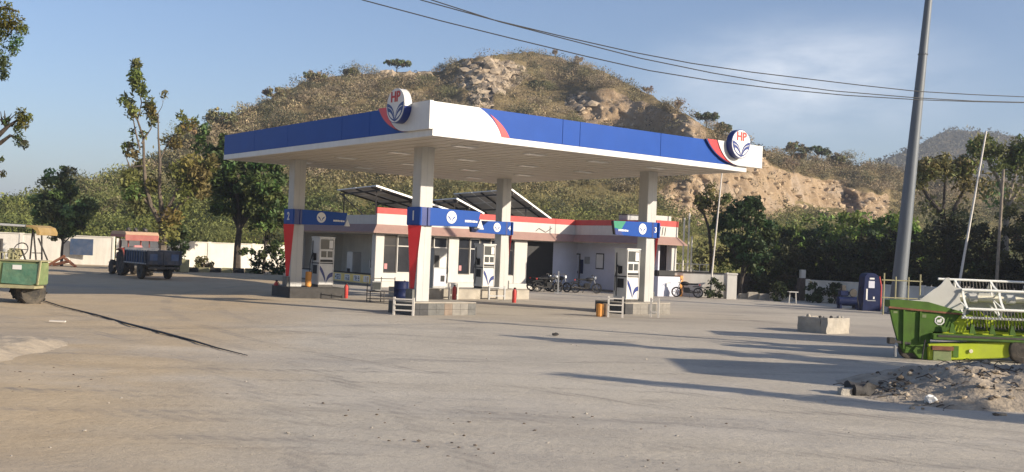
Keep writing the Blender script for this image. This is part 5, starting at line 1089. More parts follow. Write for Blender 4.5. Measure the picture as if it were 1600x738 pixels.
# trough: back sheet, auger, floor and cutter beam
z0 = hp(1480, 521)[1]; z1 = hp(1480, 484)[1]
MB().box(hp(1462, 500)[0], XR, 1.15, 1.2, z0, z1 + .30).build('back_sheet', 'reel_grey', hd); MB().box(hp(1509, 466)[0], XR, .62, .64, z1 + .03, hp(1503, 457)[1]).build('reel_sheet', 'reel_grey', hd)
MB().prism([(.0, z0 - .02), (1.2, z0 + .02), (1.2, z0 + .07), (0, z0 + .03)], (hp(1458, 500)[0], 0, 0), EY, EZ, EX, XR - hp(1458, 500)[0]).build('trough_floor', 'lime_paint', hd)
ag = MB(); xa = hp(1465, 505)[0]; ag.tube([(xa, .75, z0 + .30), (XR, .75, z0 + .30)], .16, 12); ag.build('auger', 'lime_paint', hd, smooth=True)
fl = MB(); nseg = 160
for i in range(nseg):
    a0, a1 = i * .42, (i + 1) * .42; x0, x1 = xa + i * (XR - xa) / nseg, xa + (i + 1) * (XR - xa) / nseg
    P_ = lambda a, x, r_: (x, .75 + r_ * math.cos(a), z0 + .30 + r_ * math.sin(a)); fl.add([P_(a0, x0, .16), P_(a1, x1, .16), P_(a1, x1, .29), P_(a0, x0, .29), P_(a0, x0 + .015, .16), P_(a1, x1 + .015, .16), P_(a1, x1 + .015, .29), P_(a0, x0 + .015, .29)], [(0, 1, 2, 3), (7, 6, 5, 4), (2, 3, 7, 6)])
fl.build('auger_flight', 'lime_paint', hd)
MB().prism(poly([(1478, 497), (1512, 497), (1512, 519), (1460, 521)]), (0, .10, 0), EX, EZ, EY, .04).build('inner_cheek', 'lime_paint', hd)
for i in range(14):
    x = hp(1480, 500)[0] + i * .5; MB().prism([(0, 0), (.16, 0), (.10, .22), (.04, .25)], (x, -.16, z0 + .02), EX, EZ, EY, .05).build('crop_divider', 'header_green', hd)
MB().box(hp(1452, 520)[0], XR, -.22, .25, hp(1480, 531)[1], z0 - .005).build('cutter_beam', 'header_green', hd, bevel=.02); MB().box(hp(1460, 523)[0], XR, -.235, -.222, hp(1480, 526)[1], hp(1480, 523)[1]).build('knife_guard', 'dark_steel', hd)
# lime carriage under the header
cr_ = poly([(1447, 537), (1590, 533), (1586, 545), (1572, 559), (1448, 563)]); MB().prism(cr_, (0, -.12, 0), EX, EZ, EY, .45).build('carriage_panel', 'lime_paint', hd, bevel=.02)
MB().prism(poly([(1430, 540), (1447, 537), (1448, 563), (1434, 560), (1424, 548)]), (0, -.05, 0), EX, EZ, EY, .3).build('carriage_nose', 'header_green', hd, bevel=.02)
a, b_ = hp(1455, 541), hp(1482, 563); MB().box(a[0], b_[0], -.16, -.122, b_[1], a[1] - .08).build('step_box', 'box_green', hd); MB().box(a[0] - .05, b_[0] + .04, -.2, -.12, a[1] - .078, a[1] + .02).build('step_plate', 'rust', hd); a, b_ = hp(1486, 540), hp(1494, 558); MB().box(a[0], b_[0], -.135, -.121, b_[1], a[1]).build('bracket', 'header_green', hd); a = hp(1513, 548); MB().lathe([(.04, 0), (.05, .04)], 10, (a[0], -.12, a[1]), (1, 0, 0), (0, 0, 1), (0, -1, 0)).build('bolt', 'cream_paint', hd)
for (x, y) in ((1432, 553), (1421, 553)): a = hp(x, y); wheel(hd, (a[0], .1, .24), .25, .16, 'grey_steel')
a = hp(1593, 549); wheel(hd, (a[0], -.1, .34), .34, .22, 'grey_steel'); wheel(hd, (a[0] + 1.2, -.1, .34), .34, .22, 'grey_steel')
a = hp(1391, 533); MB().box(a[0] - .06, a[0] + .1, -.08, .1, a[1] - .07, a[1] + .09).build('hitch_block', 'dark_steel', hd, bevel=.015); MB().bar((a[0] + .08, 0, a[1]), (a[0] + .5, 0, a[1] - .05), .06).build('hitch_bar', 'dark_steel', hd); MB().tube([(a[0] + .1, -.05, a[1] - .1), (a[0] + .12, -.05, .04)], .03, 6).build('prop_stand', 'grey_steel', hd)
MB().tube([hp3 for hp3 in [(hp(1447, 541)[0], -.1, hp(1447, 541)[1]), (hp(1440, 545)[0], -.2, hp(1440, 530)[1]), (hp(1436, 540)[0], -.2, hp(1440, 560)[1])]], .02, 6).build('hydraulic_hose', 'cable_black', hd)
MB().box(XR, XR + .07, -.2, 1.2, .1, 1.5).build('end_shield', 'header_green', hd)
# the combine the header belongs to stands behind it, out of view to the right
cb = thing('combine_harvester', 'green combine harvester parked to the right behind its header', 'combine', (18.2, 28.6, 0), 0.0)
MB().box(-2.6, 3.4, -.85, .85, 1.0, 2.6).build('body', 'header_green', cb, bevel=.08); MB().box(-1.2, 2.4, -.8, .8, 2.6, 3.4).build('grain_tank', 'header_green', cb, bevel=.08); MB().box(-3.1, -1.4, -.75, .75, 1.7, 3.1).build('cab', 'dark_glass', cb, bevel=.06); MB().box(-3.2, -1.35, -.85, .85, 3.1, 3.3).build('cab_roof', 'white_paint', cb, bevel=.04); MB().tube([(1.8, .6, 3.2), (3.2, .6, 3.5), (5.0, .6, 3.3)], .16, 10).build('unloading_auger', 'header_green', cb)
for s_ in (-1, 1): wheel(cb, (-1.6, s_ * .95, .8), .8, .5, 'yellow_paint', 14); wheel(cb, (2.5, s_ * .8, .5), .5, .3, 'yellow_paint')
tkk = thing('shade_truck', 'unseen blue box truck added at the right to cast a shadow', 'truck', (16.3, 18.0, 0), 0.0)  # never in view; added for the broad shadow it throws across the yard
MB().box(-3.1, 2.0, -1.45, 1.45, .95, 3.65).build('cargo_box', 'truck_blue', tkk, bevel=.04); MB().box(2.1, 4.0, -1.2, 1.2, .7, 2.7).build('cab', 'truck_blue', tkk, bevel=.12); MB().box(3.2, 4.02, -1.05, 1.05, 1.75, 2.5).build('windscreen', 'dark_glass', tkk, bevel=.05); MB().box(-3.1, 3.9, -.5, .5, .6, .93).build('chassis', 'dark_steel', tkk)
for x in (-2.0, 3.0):
    for s_ in (-1, 1): wheel(tkk, (x, s_ * 1.05, .48), .48, .3, 'grey_steel')

# ------------------------------------------------------------------ motorcycles
def motorcycle(label, loc, rz, m='black'):
    t = thing('motorcycle', label, 'motorcycle', loc, rz, 'motorcycles parked by the station')
    for x in (-.62, .62):
        w = MB(); w.lathe([(.22, -.04), (.28, -.05), (.30, 0), (.28, .05), (.22, .04), (.22, -.04)], 20, (x, 0, .30), (1, 0, 0), (0, 0, 1), (0, 1, 0), False); wo_ = w.build('wheel', 'black', t, smooth=True)
        s_ = MB()
        for i in range(6): s_.bar((x, 0, .3), (x + .22 * math.cos(i * PI / 3), 0, .3 + .22 * math.sin(i * PI / 3)), .025)
        s_.build('spoke', 'dark_steel', wo_)
    MB().tube([(.62, .07, .3), (.42, .06, .85), (.38, 0, 1.0)], .025, 6).build('fork', 'grey_steel', t); MB().tube([(-.62, 0, .3), (-.1, 0, .42), (.1, 0, .35), (.36, 0, .85)], .035, 6).build('frame', 'dark_steel', t)
    MB().blob((.16, 0, .80), .2, 3, 2, .1, (1.3, .62, .62)).build('fuel_tank', m, t, smooth=True); MB().box(-.62, .0, -.12, .12, .74, .83).build('seat', 'black', t, bevel=.03); MB().box(-.15, .22, -.15, .15, .28, .58).build('engine', 'black', t, bevel=.05)
    MB().tube([(.34, -.36, 1.02), (.36, -.12, 1.06), (.36, .12, 1.06), (.34, .36, 1.02)], .018, 6).build('handlebar', 'dark_steel', t); MB().lathe([(.04, 0), (.09, .08), (.085, .1)], 12, (.44, 0, .90), (0, 1, 0), (0, 0, 1), (1, 0, 0)).build('headlight', 'lamp_glass', t)
    MB().tube([(.1, -.16, .3), (-.3, -.18, .28), (-.75, -.2, .36)], [.03, .035, .05], 8).build('exhaust', 'dark_steel', t); MB().prism([(-.95, .55), (-.9, .62), (-.62, .68), (-.3, .66), (-.3, .62), (-.62, .63)], (0, -.07, 0), (1, 0, 0), (0, 0, 1), (0, 1, 0), .14).build('mudguard', m, t); MB().box(-.72, -.66, -.09, .09, .72, .80).build('tail_light', 'red_paint', t)
    MB().bar((-.1, .1, .35), (-.15, .3, 0), .03).build('side_stand', 'dark_steel', t)
    return t
m0 = motorcycle('black motorcycle in front of the dark open bay, leftmost of the shaded ones', gp(848, 60.5), -0.3)
dup(m0, gp(873, 61.0), -0.55, 'black motorcycle before the inner corner of the station, second from left'); dup(m0, gp(918, 60.6), 0.1, 'black motorcycle before the blue-white wing wall with its headlamp to the right'); dup(m0, gp(858, 59.9), 0.25, 'black motorcycle close behind the thin post before the dark bay'); dup(m0, gp(1076, 60.2), 2.9, 'dark motorcycle standing before the low white wall, right of the orange counter end')
one('thin_post', 'grey_steel', MB().box(-.04, .04, -.04, .04, 0, 1.25).box(-.2, .2, -.2, .2, 0, .06), 'thin grey post on a foot before the dark bay', 'post', loc=gp(874, 58.8))
# ------------------------------------------------------------------ trees
G1 = (0.042, 0.072, 0.018); G2 = (0.075, 0.09, 0.022); G3 = (0.024, 0.045, 0.014); G4 = (0.10, 0.125, 0.03)
crown_tree('dense_tree', 'dark bushy tree with pointed top before the far left white wall', gp(97, 72), 2.3, .10,
    [(0, 0, 3.9, 2.0, 1.5, 1.6), (-.1, 0, 5.7, 1.2, 1.0, 1.5), (-1.4, 0, 5.2, .8, .7, 1.1), (1.0, 0, 4.2, 1.2, 1.0, 1.3), (-.1, 0, 2.8, 1.3, 1.0, .9)], (0.081, 0.118, 0.045), 135, 85, .13, .46, 3, 'trees before the left wall', limbs=8, gaps=.12)
one('log_pile', 'rust', MB().bar((-.9, 0, .1), (.1, .1, .75), .16).bar((-.7, .2, .1), (.5, 0, .4), .18).bar((0.9, 0, .05), (.1, .1, .6), .3, .1), 'brown planks and logs leaning at the foot of the dark bushy tree', 'logs', loc=gp(98, 70.5))
s1 = 68.0; k_ = s1 / FPX
def rel(px, py, b_): p = at(px, py, s1) - b_; return (p.x, p.y + random.uniform(-.4, .4), p.z)
tb_ = gp(254, s1)
limb_tree('lopped_tree', 'tall lopped tree with bare limbs and one leafy top behind the red tractor', tb_, [
    ([(0, 0, -.1), rel(256, 400, tb_), rel(252, 365, tb_), rel(252, 345, tb_)], [.34, .28, .26, .25], 0),
    ([rel(252, 347, tb_), rel(236, 322, tb_), rel(228, 290, tb_), rel(224, 255, tb_), rel(222, 215, tb_), rel(218, 190, tb_)], [.2, .15, .12, .10, .08, .06], 1),
    ([rel(218, 190, tb_), rel(219, 160, tb_), rel(214, 125, tb_), rel(211, 98, tb_)], [.05, .035, .03, .02], 0),
    ([rel(222, 235, tb_), rel(212, 205, tb_), rel(206, 182, tb_)], [.06, .05, .03], 1), ([rel(223, 225, tb_), rel(233, 200, tb_), rel(234, 182, tb_)], [.05, .04, .03], 1),
    ([rel(226, 260, tb_), rel(206, 262, tb_), rel(197, 246, tb_)], [.06, .05, .03], 1),
    ([rel(252, 347, tb_), rel(250, 300, tb_), rel(252, 255, tb_), rel(248, 215, tb_), rel(250, 178, tb_)], [.2, .12, .09, .06, .03], 1),
    ([rel(252, 250, tb_), rel(262, 225, tb_), rel(272, 213, tb_)], [.05, .04, .03], 1), ([rel(254, 342, tb_), rel(272, 312, tb_), rel(286, 280, tb_), rel(300, 262, tb_)], [.16, .11, .08, .05], 2),
    ([rel(256, 345, tb_), rel(285, 320, tb_), rel(308, 292, tb_), rel(316, 270, tb_)], [.15, .10, .07, .05], 2), ([rel(238, 325, tb_), rel(215, 300, tb_), rel(204, 275, tb_)], [.10, .07, .04], 2)],
    (0.14, 0.14, 0.04), .17, 34, .42, 5, 'trees before the left wall', 'bark', [
        (*rel(210, 100, tb_), .42, 120), (*rel(214, 118, tb_), .5, 160), (*rel(216, 132, tb_), .55, 170), (*rel(222, 143, tb_), .4, 90), (*rel(206, 128, tb_), .3, 50), (*rel(235, 176, tb_), .5, 90), (*rel(240, 190, tb_), .4, 60), (*rel(205, 240, tb_), .5, 60), (*rel(210, 300, tb_), .9, 420), (*rel(204, 280, tb_), .7, 280), (*rel(218, 318, tb_), .8, 280), (*rel(232, 285, tb_), .6, 150), (*rel(262, 218, tb_), .5, 80),
        (*rel(274, 225, tb_), .5, 90), (*rel(300, 262, tb_), .9, 420), (*rel(314, 272, tb_), .8, 380), (*rel(298, 285, tb_), .8, 320), (*rel(312, 296, tb_), .7, 260), (*rel(280, 268, tb_), .8, 280), (*rel(290, 310, tb_), .7, 160), (*rel(240, 290, tb_), .6, 90), (*rel(222, 210, tb_), .3, 30), (*rel(206, 205, tb_), .25, 25), (*rel(268, 340, tb_), .9, 200), (*rel(262, 362, tb_), .9, 220)], keep=.6, lev=1, length=1.0)
crown_tree('dense_tree', 'large dense dark green tree left of column 2, under the canopy corner', gp(371, 76), 4.4, .24,
    [(0, 0, 7.0, 3.1, 2.2, 2.3), (-1.9, 0, 8.6, 1.6, 1.4, 1.9), (1.8, 0, 5.8, 1.7, 1.5, 2.1), (-1.2, 0, 5.4, 1.4, 1.2, 1.5), (2.6, 0, 4.4, 1.0, .9, 1.3)], (0.059, 0.092, 0.025), 150, 80, .18, .62, 8, 'trees before the left wall', limbs=14, gaps=.15)
crown_tree('slim_tree', 'slim leafy tree close to the left side of column 2', gp(413, 74), 2.6, .10, [(0, 0, 4.6, 1.3, 1.1, 2.0), (-.5, 0, 6.2, 1.0, .9, 1.4), (.9, 0, 3.4, .9, .8, 1.0)], (0.075, 0.10, 0.028), 70, 60, .15, .5, 12, 'trees before the left wall', limbs=8, gaps=.2)
crown_tree('shrub', 'dark shrub at the wall foot left of column 2', gp(398, 72), .5, .05, [(0, 0, 1.0, 1.2, .8, .9), (1.6, 0, 1.1, 1.0, .7, 1.0)], (0.063, 0.084, 0.028), 30, 50, .13, .4, 15, 'shrubs at the wall foot', cat='shrub')
crown_tree('shrub', 'dark dense shrub right behind the lopped tree and the blue trailer', gp(272, 70), .6, .06, [(0, 0, 1.6, .9, .8, 1.6)], (0.042, 0.059, 0.020), 30, 60, .13, .4, 16, 'shrubs at the wall foot', cat='shrub')
crown_tree('shrub', 'dry pale shrub at the wall foot between trailer and large tree', gp(318, 73), .3, .03, [(0, 0, .45, .6, .5, .45)], (0.16, 0.14, 0.06), 14, 40, .10, .3, 17, 'shrubs at the wall foot', cat='shrub', lmat='leaf_dry')
# right side
crown_tree('dense_tree', 'dense dark round-topped tree right of the bamboo pole', gp(1160, 63), 1.6, .13, [(0, 0, 3.9, 1.75, 1.5, 1.9), (.2, 0, 5.3, 1.1, 1.0, 1.0), (-.7, 0, 3.0, 1.1, 1.0, 1.3), (.9, 0, 2.7, 1.0, 1.0, 1.3)], (0.039, 0.067, 0.022), 110, 80, .14, .46, 21, 'trees along the right wall', limbs=8, gaps=.1)
s1 = 64.5; tb_ = gp(1113, s1)
limb_tree('lopped_tree', 'small crooked tree with a few tufts between the station and the dense tree', tb_, [([(0, 0, 0), rel(1111, 390, tb_), rel(1108, 355, tb_), rel(1100, 335, tb_), rel(1090, 326, tb_)], [.12, .11, .09, .07, .05], 2), ([rel(1109, 360, tb_), rel(1118, 335, tb_), rel(1122, 320, tb_)], [.07, .05, .03], 2)],
    (0.14, 0.14, 0.045), .12, 40, .4, 31, 'trees along the right wall', 'bark_dark', [(*rel(1118, 322, tb_), .6, 200), (*rel(1128, 340, tb_), .5, 120), (*rel(1100, 322, tb_), .4, 80), (*rel(1094, 395, tb_), .8, 200), (*rel(1120, 400, tb_), .8, 200), (*rel(1132, 415, tb_), .7, 160), (*rel(1098, 418, tb_), .6, 150)], lev=1, length=.7)
rr = random.Random(77)
MASS = [(1215, 64, 3.3, 1.7), (1255, 66, 4.5, 1.9), (1300, 64, 3.7, 1.9), (1345, 62, 4.2, 1.8), (1388, 61, 4.4, 1.9), (1428, 60, 4.4, 1.7), (1466, 58, 5.0, 1.8), (1508, 57, 5.2, 1.9), (1548, 56, 4.9, 1.8), (1592, 55, 5.6, 2.0), (1636, 54, 4.4, 1.9), (1690, 53, 4.6, 2.0)]
WHERE = ['just right of the round-topped tree', 'above the white-topped dark pillar', 'above the middle of the shaded wall', 'behind the air machine', 'just left of the lamp mast', 'just right of the lamp mast', 'left of the thin leaning pole', 'right of the thin leaning pole', 'left of the dark pole', 'at the right edge of view', 'beyond the right edge, first of two', 'beyond the right edge, second of two']
for i, (x, Y, h_, w_) in enumerate(MASS):
    crown_tree('thorn_bush', 'tall dark thorn bush ' + WHERE[i], gp(x, Y + 2.2), .7, .07, [(0, 0, h_ * .45, w_, 1.3, h_ * .42), (rr.uniform(-.6, .6), 0, h_ * .78, w_ * .75, 1.0, h_ * .24), (rr.uniform(-1, 1), 0, h_ * .3, w_ * .9, 1.2, h_ * .3)], (0.040, 0.046, 0.018) if i % 3 else (0.060, 0.062, 0.024), 80, 95, .10, .46, 40 + i, 'thorn bushes behind the right wall', limbs=10, gaps=.12, cat='bush')
for i, (x, Y, h_, w_) in enumerate(((1235, 76, 5.2, 2.6), (1290, 78, 6.2, 3.0), (1340, 76, 6.4, 3.0), (1392, 75, 6.2, 2.6))):
    crown_tree('thorn_bush', 'bright green spreading bush ' + ('above the brick wall', 'behind the middle of the right wall', 'above and behind the air machine', 'just behind the lamp mast')[i], gp(x, Y), 1.2, .09, [(0, 0, h_ * .6, w_, 1.8, h_ * .36), (.8, 0, h_ * .8, w_ * .6, 1.2, h_ * .16)], (0.125, 0.175, 0.035), 90, 60, .15, .6, 60 + i, 'bright bushes behind the right wall', limbs=8, gaps=.15, cat='bush')
s1 = 63.0; tb_ = gp(1478, s1)
limb_tree('lopped_tree', 'tall twisted lopped tree with hanging tufts between mast and leaning pole', tb_, [([(0, 0, 0), rel(1480, 400, tb_), rel(1482, 360, tb_)], [.3, .26, .22], 0), ([rel(1482, 362, tb_), rel(1470, 335, tb_), rel(1452, 310, tb_), rel(1440, 285, tb_), rel(1450, 275, tb_)], [.2, .16, .13, .1, .06], 3), ([rel(1482, 362, tb_), rel(1490, 325, tb_), rel(1505, 300, tb_), rel(1512, 275, tb_)], [.18, .13, .1, .06], 3), ([rel(1470, 335, tb_), rel(1478, 300, tb_), rel(1480, 270, tb_)], [.1, .08, .05], 2)],
    (0.17, 0.165, 0.06), .14, 60, .5, 71, 'lopped trees behind the right wall', 'bark_dark', [(*rel(1446, 268, tb_), .7, 170), (*rel(1460, 262, tb_), .6, 130), (*rel(1440, 290, tb_), .6, 130), (*rel(1486, 272, tb_), .6, 130), (*rel(1514, 258, tb_), .8, 190), (*rel(1530, 228, tb_), .8, 200), (*rel(1505, 292, tb_), .8, 180), (*rel(1456, 322, tb_), .7, 140), (*rel(1502, 335, tb_), 1.1, 240), (*rel(1530, 290, tb_), .9, 170), (*rel(1470, 345, tb_), .9, 190)], lev=1, length=.6)
tb_ = gp(1570, s1)
limb_tree('lopped_tree', 'feathery tall tree with tufted top at the far right', tb_, [([(0, 0, 0), rel(1571, 380, tb_), rel(1572, 320, tb_)], [.26, .2, .16], 0), ([rel(1572, 322, tb_), rel(1560, 280, tb_), rel(1548, 258, tb_), rel(1540, 242, tb_)], [.13, .1, .07, .05], 3), ([rel(1572, 322, tb_), rel(1580, 280, tb_), rel(1590, 255, tb_)], [.13, .09, .05], 3), ([rel(1572, 322, tb_), rel(1598, 290, tb_), rel(1618, 262, tb_)], [.1, .07, .05], 3)],
    (0.13, 0.165, 0.055), .14, 70, .55, 73, 'lopped trees behind the right wall', 'bark_pale', [(*rel(1543, 222, tb_), .7, 160), (*rel(1588, 232, tb_), .8, 200), (*rel(1572, 262, tb_), .9, 200), (*rel(1598, 275, tb_), 1.0, 220), (*rel(1555, 300, tb_), 1.0, 220), (*rel(1588, 310, tb_), 1.1, 240), (*rel(1608, 225, tb_), 1.0, 230), (*rel(1558, 262, tb_), .6, 110)], lev=1, length=.6)
for i, x in enumerate((1118, 1272, 1285, 1307, 1216)):
    crown_tree('shrub', 'dark weed shrub at the wall foot ' + ('beside the lit gate pillar', 'near the white-topped pillar, left one', 'near the white-topped pillar, right one', 'left of the blue compressor', 'before the brick wall')[i], gp(x, 60 if i else 60.6), .3, .03, [(0, 0, .55, .45, .4, .55)], (0.049, 0.063, 0.022), 16, 45, .08, .25, 80 + i, 'shrubs at the wall foot', cat='shrub')
# acacias and bushes along the ridge, each with its own outline against the sky
def hill_at(px, py):
    i = int(np.argmin(abs(HPX - px))); row = HINFO[i]; j = min(range(len(row)), key=lambda q: abs(row[q][1] - py)); return Vector(HV[i, j])
RIDGE = [(620, 113, 'flat', 2.6, 2.6, 'flat-topped dark acacia on the ridge left of the rock outcrop'), (1103, 196, 'flat', 2.0, 2.6, 'grey-green acacia on the ridge above the right emblem disc, left one'), (1128, 212, 'round', 1.4, 2.0, 'pale bush on the ridge above the right emblem disc, right one'), (1062, 172, 'bare', 1.5, 2.4, 'leafless bush on the ridge, upper right slope'), (1012, 148, 'bare', 1.3, 1.9, 'twiggy grey bush on the ridge midway down the right slope'), (905, 100, 'bare', 1.2, 1.9, 'bare twiggy bush at the top of the hill, right of the crest'), (868, 88, 'bare', 1.2, 1.8, 'reddish bare bush on the crest of the hill'), (735, 98, 'bare', .8, 1.4, 'thin bare shrub on the rock outcrop'),
    (1245, 252, 'round', 2.0, 3.6, 'round tree on the right saddle, leftmost of the row'), (1275, 255, 'flat', 2.3, 3.2, 'flat-topped pale acacia on the right saddle'), (1305, 262, 'round', 1.7, 2.6, 'low round bush on the right saddle'), (1352, 268, 'bare', .8, 1.2, 'tiny dark bush on the saddle left of the mast'), (1240, 272, 'bare', 1.0, 3.4, 'slender bare tree below the right saddle'), (430, 160, 'round', 1.8, 2.4, 'bushy crown on the left shoulder of the hill'), (492, 128, 'round', 1.9, 2.2, 'rounded olive bush on the left ridge'), (548, 122, 'round', 1.5, 1.8, 'smaller olive bush on the left ridge, nearer the acacia'), (345, 205, 'round', 2.2, 3.2, 'grey-green tree on the lower left slope above the dense tree'), (300, 235, 'round', 2.4, 3.4, 'blue-grey bushy tree low on the left slope'), (840, 138, 'round', 2.2, 2.0, 'dark bush below the rock outcrop')]
for i, (x, y, kd, w_, h_, lab) in enumerate(RIDGE):
    p = hill_at(x, y); p.z -= .2
    if kd == 'flat': crown_tree('acacia_tree', lab, p, h_ * .55, .09, [(0, 0, h_ * .82, w_, w_ * .8, h_ * .20), (w_ * .4, 0, h_ * .72, w_ * .6, w_ * .5, h_ * .14)], (0.105, 0.119, 0.056), 60, 50, .16, .42, 100 + i, 'trees on the hill ridge', limbs=10, gaps=.1, lmat='leaf_dry')
    elif kd == 'round': crown_tree('ridge_tree', lab, p, h_ * .35, .08, [(0, 0, h_ * .6, w_, w_ * .8, h_ * .42), (w_ * .5, 0, h_ * .5, w_ * .6, w_ * .5, h_ * .3)], (0.05, 0.052, 0.03) if i == 18 else (0.19, 0.17, 0.09), 60, 55, .17, .45, 100 + i, 'trees on the hill ridge', limbs=8, gaps=.12, lmat='leaf_dry')
    else: limb_tree('bare_bush', lab, p, [([(0, 0, 0), (.05, 0, h_ * .3)], [.06, .05], 5), ([(0, 0, 0), (-.3, .1, h_ * .3)], [.05, .04], 4)], (0.24, 0.18, 0.125), .10, 12, .3, 100 + i, 'trees on the hill ridge', 'bark_pale', keep=.9, lev=2, length=h_ * .35)
# roadside tree whose leafy branches hang into view at the left
nt_ = gp(-75, 17.0); rt = thing('roadside_tree', 'near tree at the left edge with leafy branches hanging into view', 'tree', nt_); s1 = 17.0; mb = MB(); rnd = random.Random(4)
def rq(px, py, Y=17.0): p = at(px, py, Y) - nt_; return Vector((p.x, p.y, p.z))
mb.tube([(0, 0, -.1), rq(-80, 300), rq(-70, 200), rq(-60, 120), rq(-50, 20)], [.22, .17, .15, .12, .08], 10)
br = [([rq(-70, 215), rq(-35, 222), rq(-5, 214), rq(12, 198), rq(30, 186)], [.07, .055, .045, .03, .015]), ([rq(-70, 235), rq(-30, 236), rq(0, 224), rq(16, 212), rq(28, 216), rq(40, 222)], [.06, .045, .035, .025, .02, .01]), ([rq(-55, 70), rq(-25, 50), rq(0, 40), rq(20, 44), rq(36, 46)], [.07, .05, .035, .02, .01]), ([rq(-55, 40), rq(-20, 20), rq(8, 12), rq(26, 18)], [.06, .04, .03, .01]), ([rq(-60, 90), rq(-30, 80), rq(-8, 84), rq(4, 100)], [.05, .04, .025, .01]), ([rq(-72, 250), rq(-35, 262), rq(-8, 262), rq(3, 270)], [.04, .03, .02, .01])]
for pts, rs in br: mb.tube(pts, rs, 7)
for i in range(16): a = rq(rnd.uniform(0, 26), rnd.uniform(188, 200)); mb.tube([a, a + Vector((rnd.uniform(-.1, .12), rnd.uniform(-.1, .1), rnd.uniform(.05, .22)))], [.012, .005], 4)
mb.build('trunk', 'bark_dark', rt, smooth=True)
lc, lt = [], []
for (x, y, r_, n_, colr) in ((6, 22, .20, 380, (0.11, 0.115, 0.028)), (20, 36, .20, 380, (0.12, 0.12, 0.03)), (36, 46, .12, 160, (0.12, 0.12, 0.03)), (2, 48, .18, 300, (0.09, 0.11, 0.03)), (25, 66, .13, 170, (0.055, 0.085, 0.035)), (20, 78, .10, 110, (0.05, 0.08, 0.035)), (4, 100, .13, 230, (0.055, 0.085, 0.03)), (6, 116, .10, 140, (0.05, 0.08, 0.03)), (-8, 80, .22, 250, (0.06, 0.085, 0.03)), (34, 180, .12, 200, (0.12, 0.115, 0.03)), (36, 192, .10, 170, (0.11, 0.11, 0.03)), (46, 184, .07, 70, (0.12, 0.11, 0.03)), (28, 200, .08, 110, (0.08, 0.09, 0.03)), (30, 218, .11, 150, (0.06, 0.075, 0.035)), (38, 226, .07, 70, (0.06, 0.075, 0.035)), (10, 190, .07, 70, (0.06, 0.07, 0.03)), (2, 250, .05, 40, (0.08, 0.09, 0.04)), (4, 272, .06, 60, (0.08, 0.09, 0.04)), (-30, 200, .3, 400, (0.08, 0.09, 0.03)), (-30, 20, .5, 900, (0.09, 0.1, 0.03)), (-60, 10, .6, 900, (0.08, 0.1, 0.03)), (-75, 120, .5, 600, (0.08, 0.1, 0.03))):
    p = rq(x, y); c_, t_ = clumps([tuple(p)], n_, r_, colr, .15, 1.15); lc.append(c_); lt.append(t_)
lc = np.vstack(lc); lt = np.vstack(lt); cme = leaf_mesh('crown', lc, .032 * np.clip(1 + .35 * rng.normal(size=len(lc)), .4, 2), lt, 'leaf', slim=.32); co = bpy.data.objects.new('crown', cme); COL.objects.link(co); co.parent = rt

# ------------------------------------------------------------------ things just out of view whose shade falls into it
bdx = thing('roadside_building', 'long plain roadside building out of view to the right', 'building', (37.5, 52.5, 0), math.atan2(-.92, .38))
MB().box(-6.5, 14, 0, 7, 0, 9.0).build('wall', 'wall_white', bdx); MB().box(-6.7, 14.2, -.1, 7.2, 9.005, 9.2).build('roof', 'concrete', bdx)
for i in range(7): f_ = MB().box(-6 + i * 2.8, -4.6 + i * 2.8, -.06, -.003, 1.2, 2.8).build('window', 'dark_steel', bdx); MB().box(-5.9 + i * 2.8, -4.7 + i * 2.8, -.075, -.062, 1.3, 2.7).build('pane', 'dark_glass', f_)
for (x, y, h_, w_, lab) in ((14.6, 21.6, 6.9, .85, 'slender conical tree beside the road out of view, the farther one'), (15.2, 13.2, 5.6, .6, 'slender conical tree beside the road out of view, the nearer one')):
    crown_tree('columnar_tree', lab, (x, y, 0), h_ * .6, .09, [(0, 0, h_ * .32, w_, w_, h_ * .24), (0, 0, h_ * .58, w_ * .7, w_ * .7, h_ * .24), (0, 0, h_ * .82, w_ * .38, w_ * .38, h_ * .18)], G2, 90, 60, .10, .3, int(x * 10), 'conical trees beside the road', limbs=4)

# ------------------------------------------------------------------ spoil heap, sand ledge, stones, hose
def heap(name, label, cat, xs, ys, hf, m):
    me = grid_mesh(name, xs, ys, hf); me.materials.append(m); o_ = bpy.data.objects.new(name, me); COL.objects.link(o_); return tag(o_, label, cat)
mat('spoil', (0.36, 0.30, 0.225), 0.95, var=0.35, scale=3.5, bump=0.9, bscale=14, dust=0.5, dcol=(0.28, 0.22, 0.155))
def spoil_h(x, y):
    e = sstep(6.0, 8.4, x + .9 * fbm(y, x, .9, 2)) ; c_ = 19.2 - .10 * (x - 8); w = 1.9 + .3 * fbm(x, 1, .5); d = (y - c_) / w
    p = max(0, 1 - d * d) if d > 0 else max(0, 1 - (d * .85) ** 2); return -.06 + e * (.62 * p ** .8 + p * (.20 * fbm(x, y, 1.6, 4) + .10 * fbm(x, y, 5, 7) + .05 * fbm(x, y, 13, 1)))
heap('spoil_heap', 'long low heap of grey soil and rubble in front of the harvester header', 'heap', list(np.arange(4.6, 15, .07)), list(np.arange(16.6, 21.6, .07)), spoil_h, M['spoil'])
rr = random.Random(21); st = MB(); dkm = MB()
for i in range(380):
    x, y = rr.uniform(6.6, 13.5), rr.gauss(18.5, .8); z = spoil_h(x, y)
    if z < -.03: z = 0
    r_ = rr.choice((.012, .018, .02, .03, .05)) * rr.uniform(.7, 1.4); (st if rr.random() < .6 else dkm).blob((x, y, z + r_ * .3), r_, i, 1, .7, (rr.uniform(.8, 1.5), rr.uniform(.7, 1.3), rr.uniform(.5, .9)))
a = st.build('heap_stones', 'spoil'); a['kind'] = 'stuff'; b_ = dkm.build('heap_clods', 'bark'); b_['kind'] = 'stuff'
tw = MB()
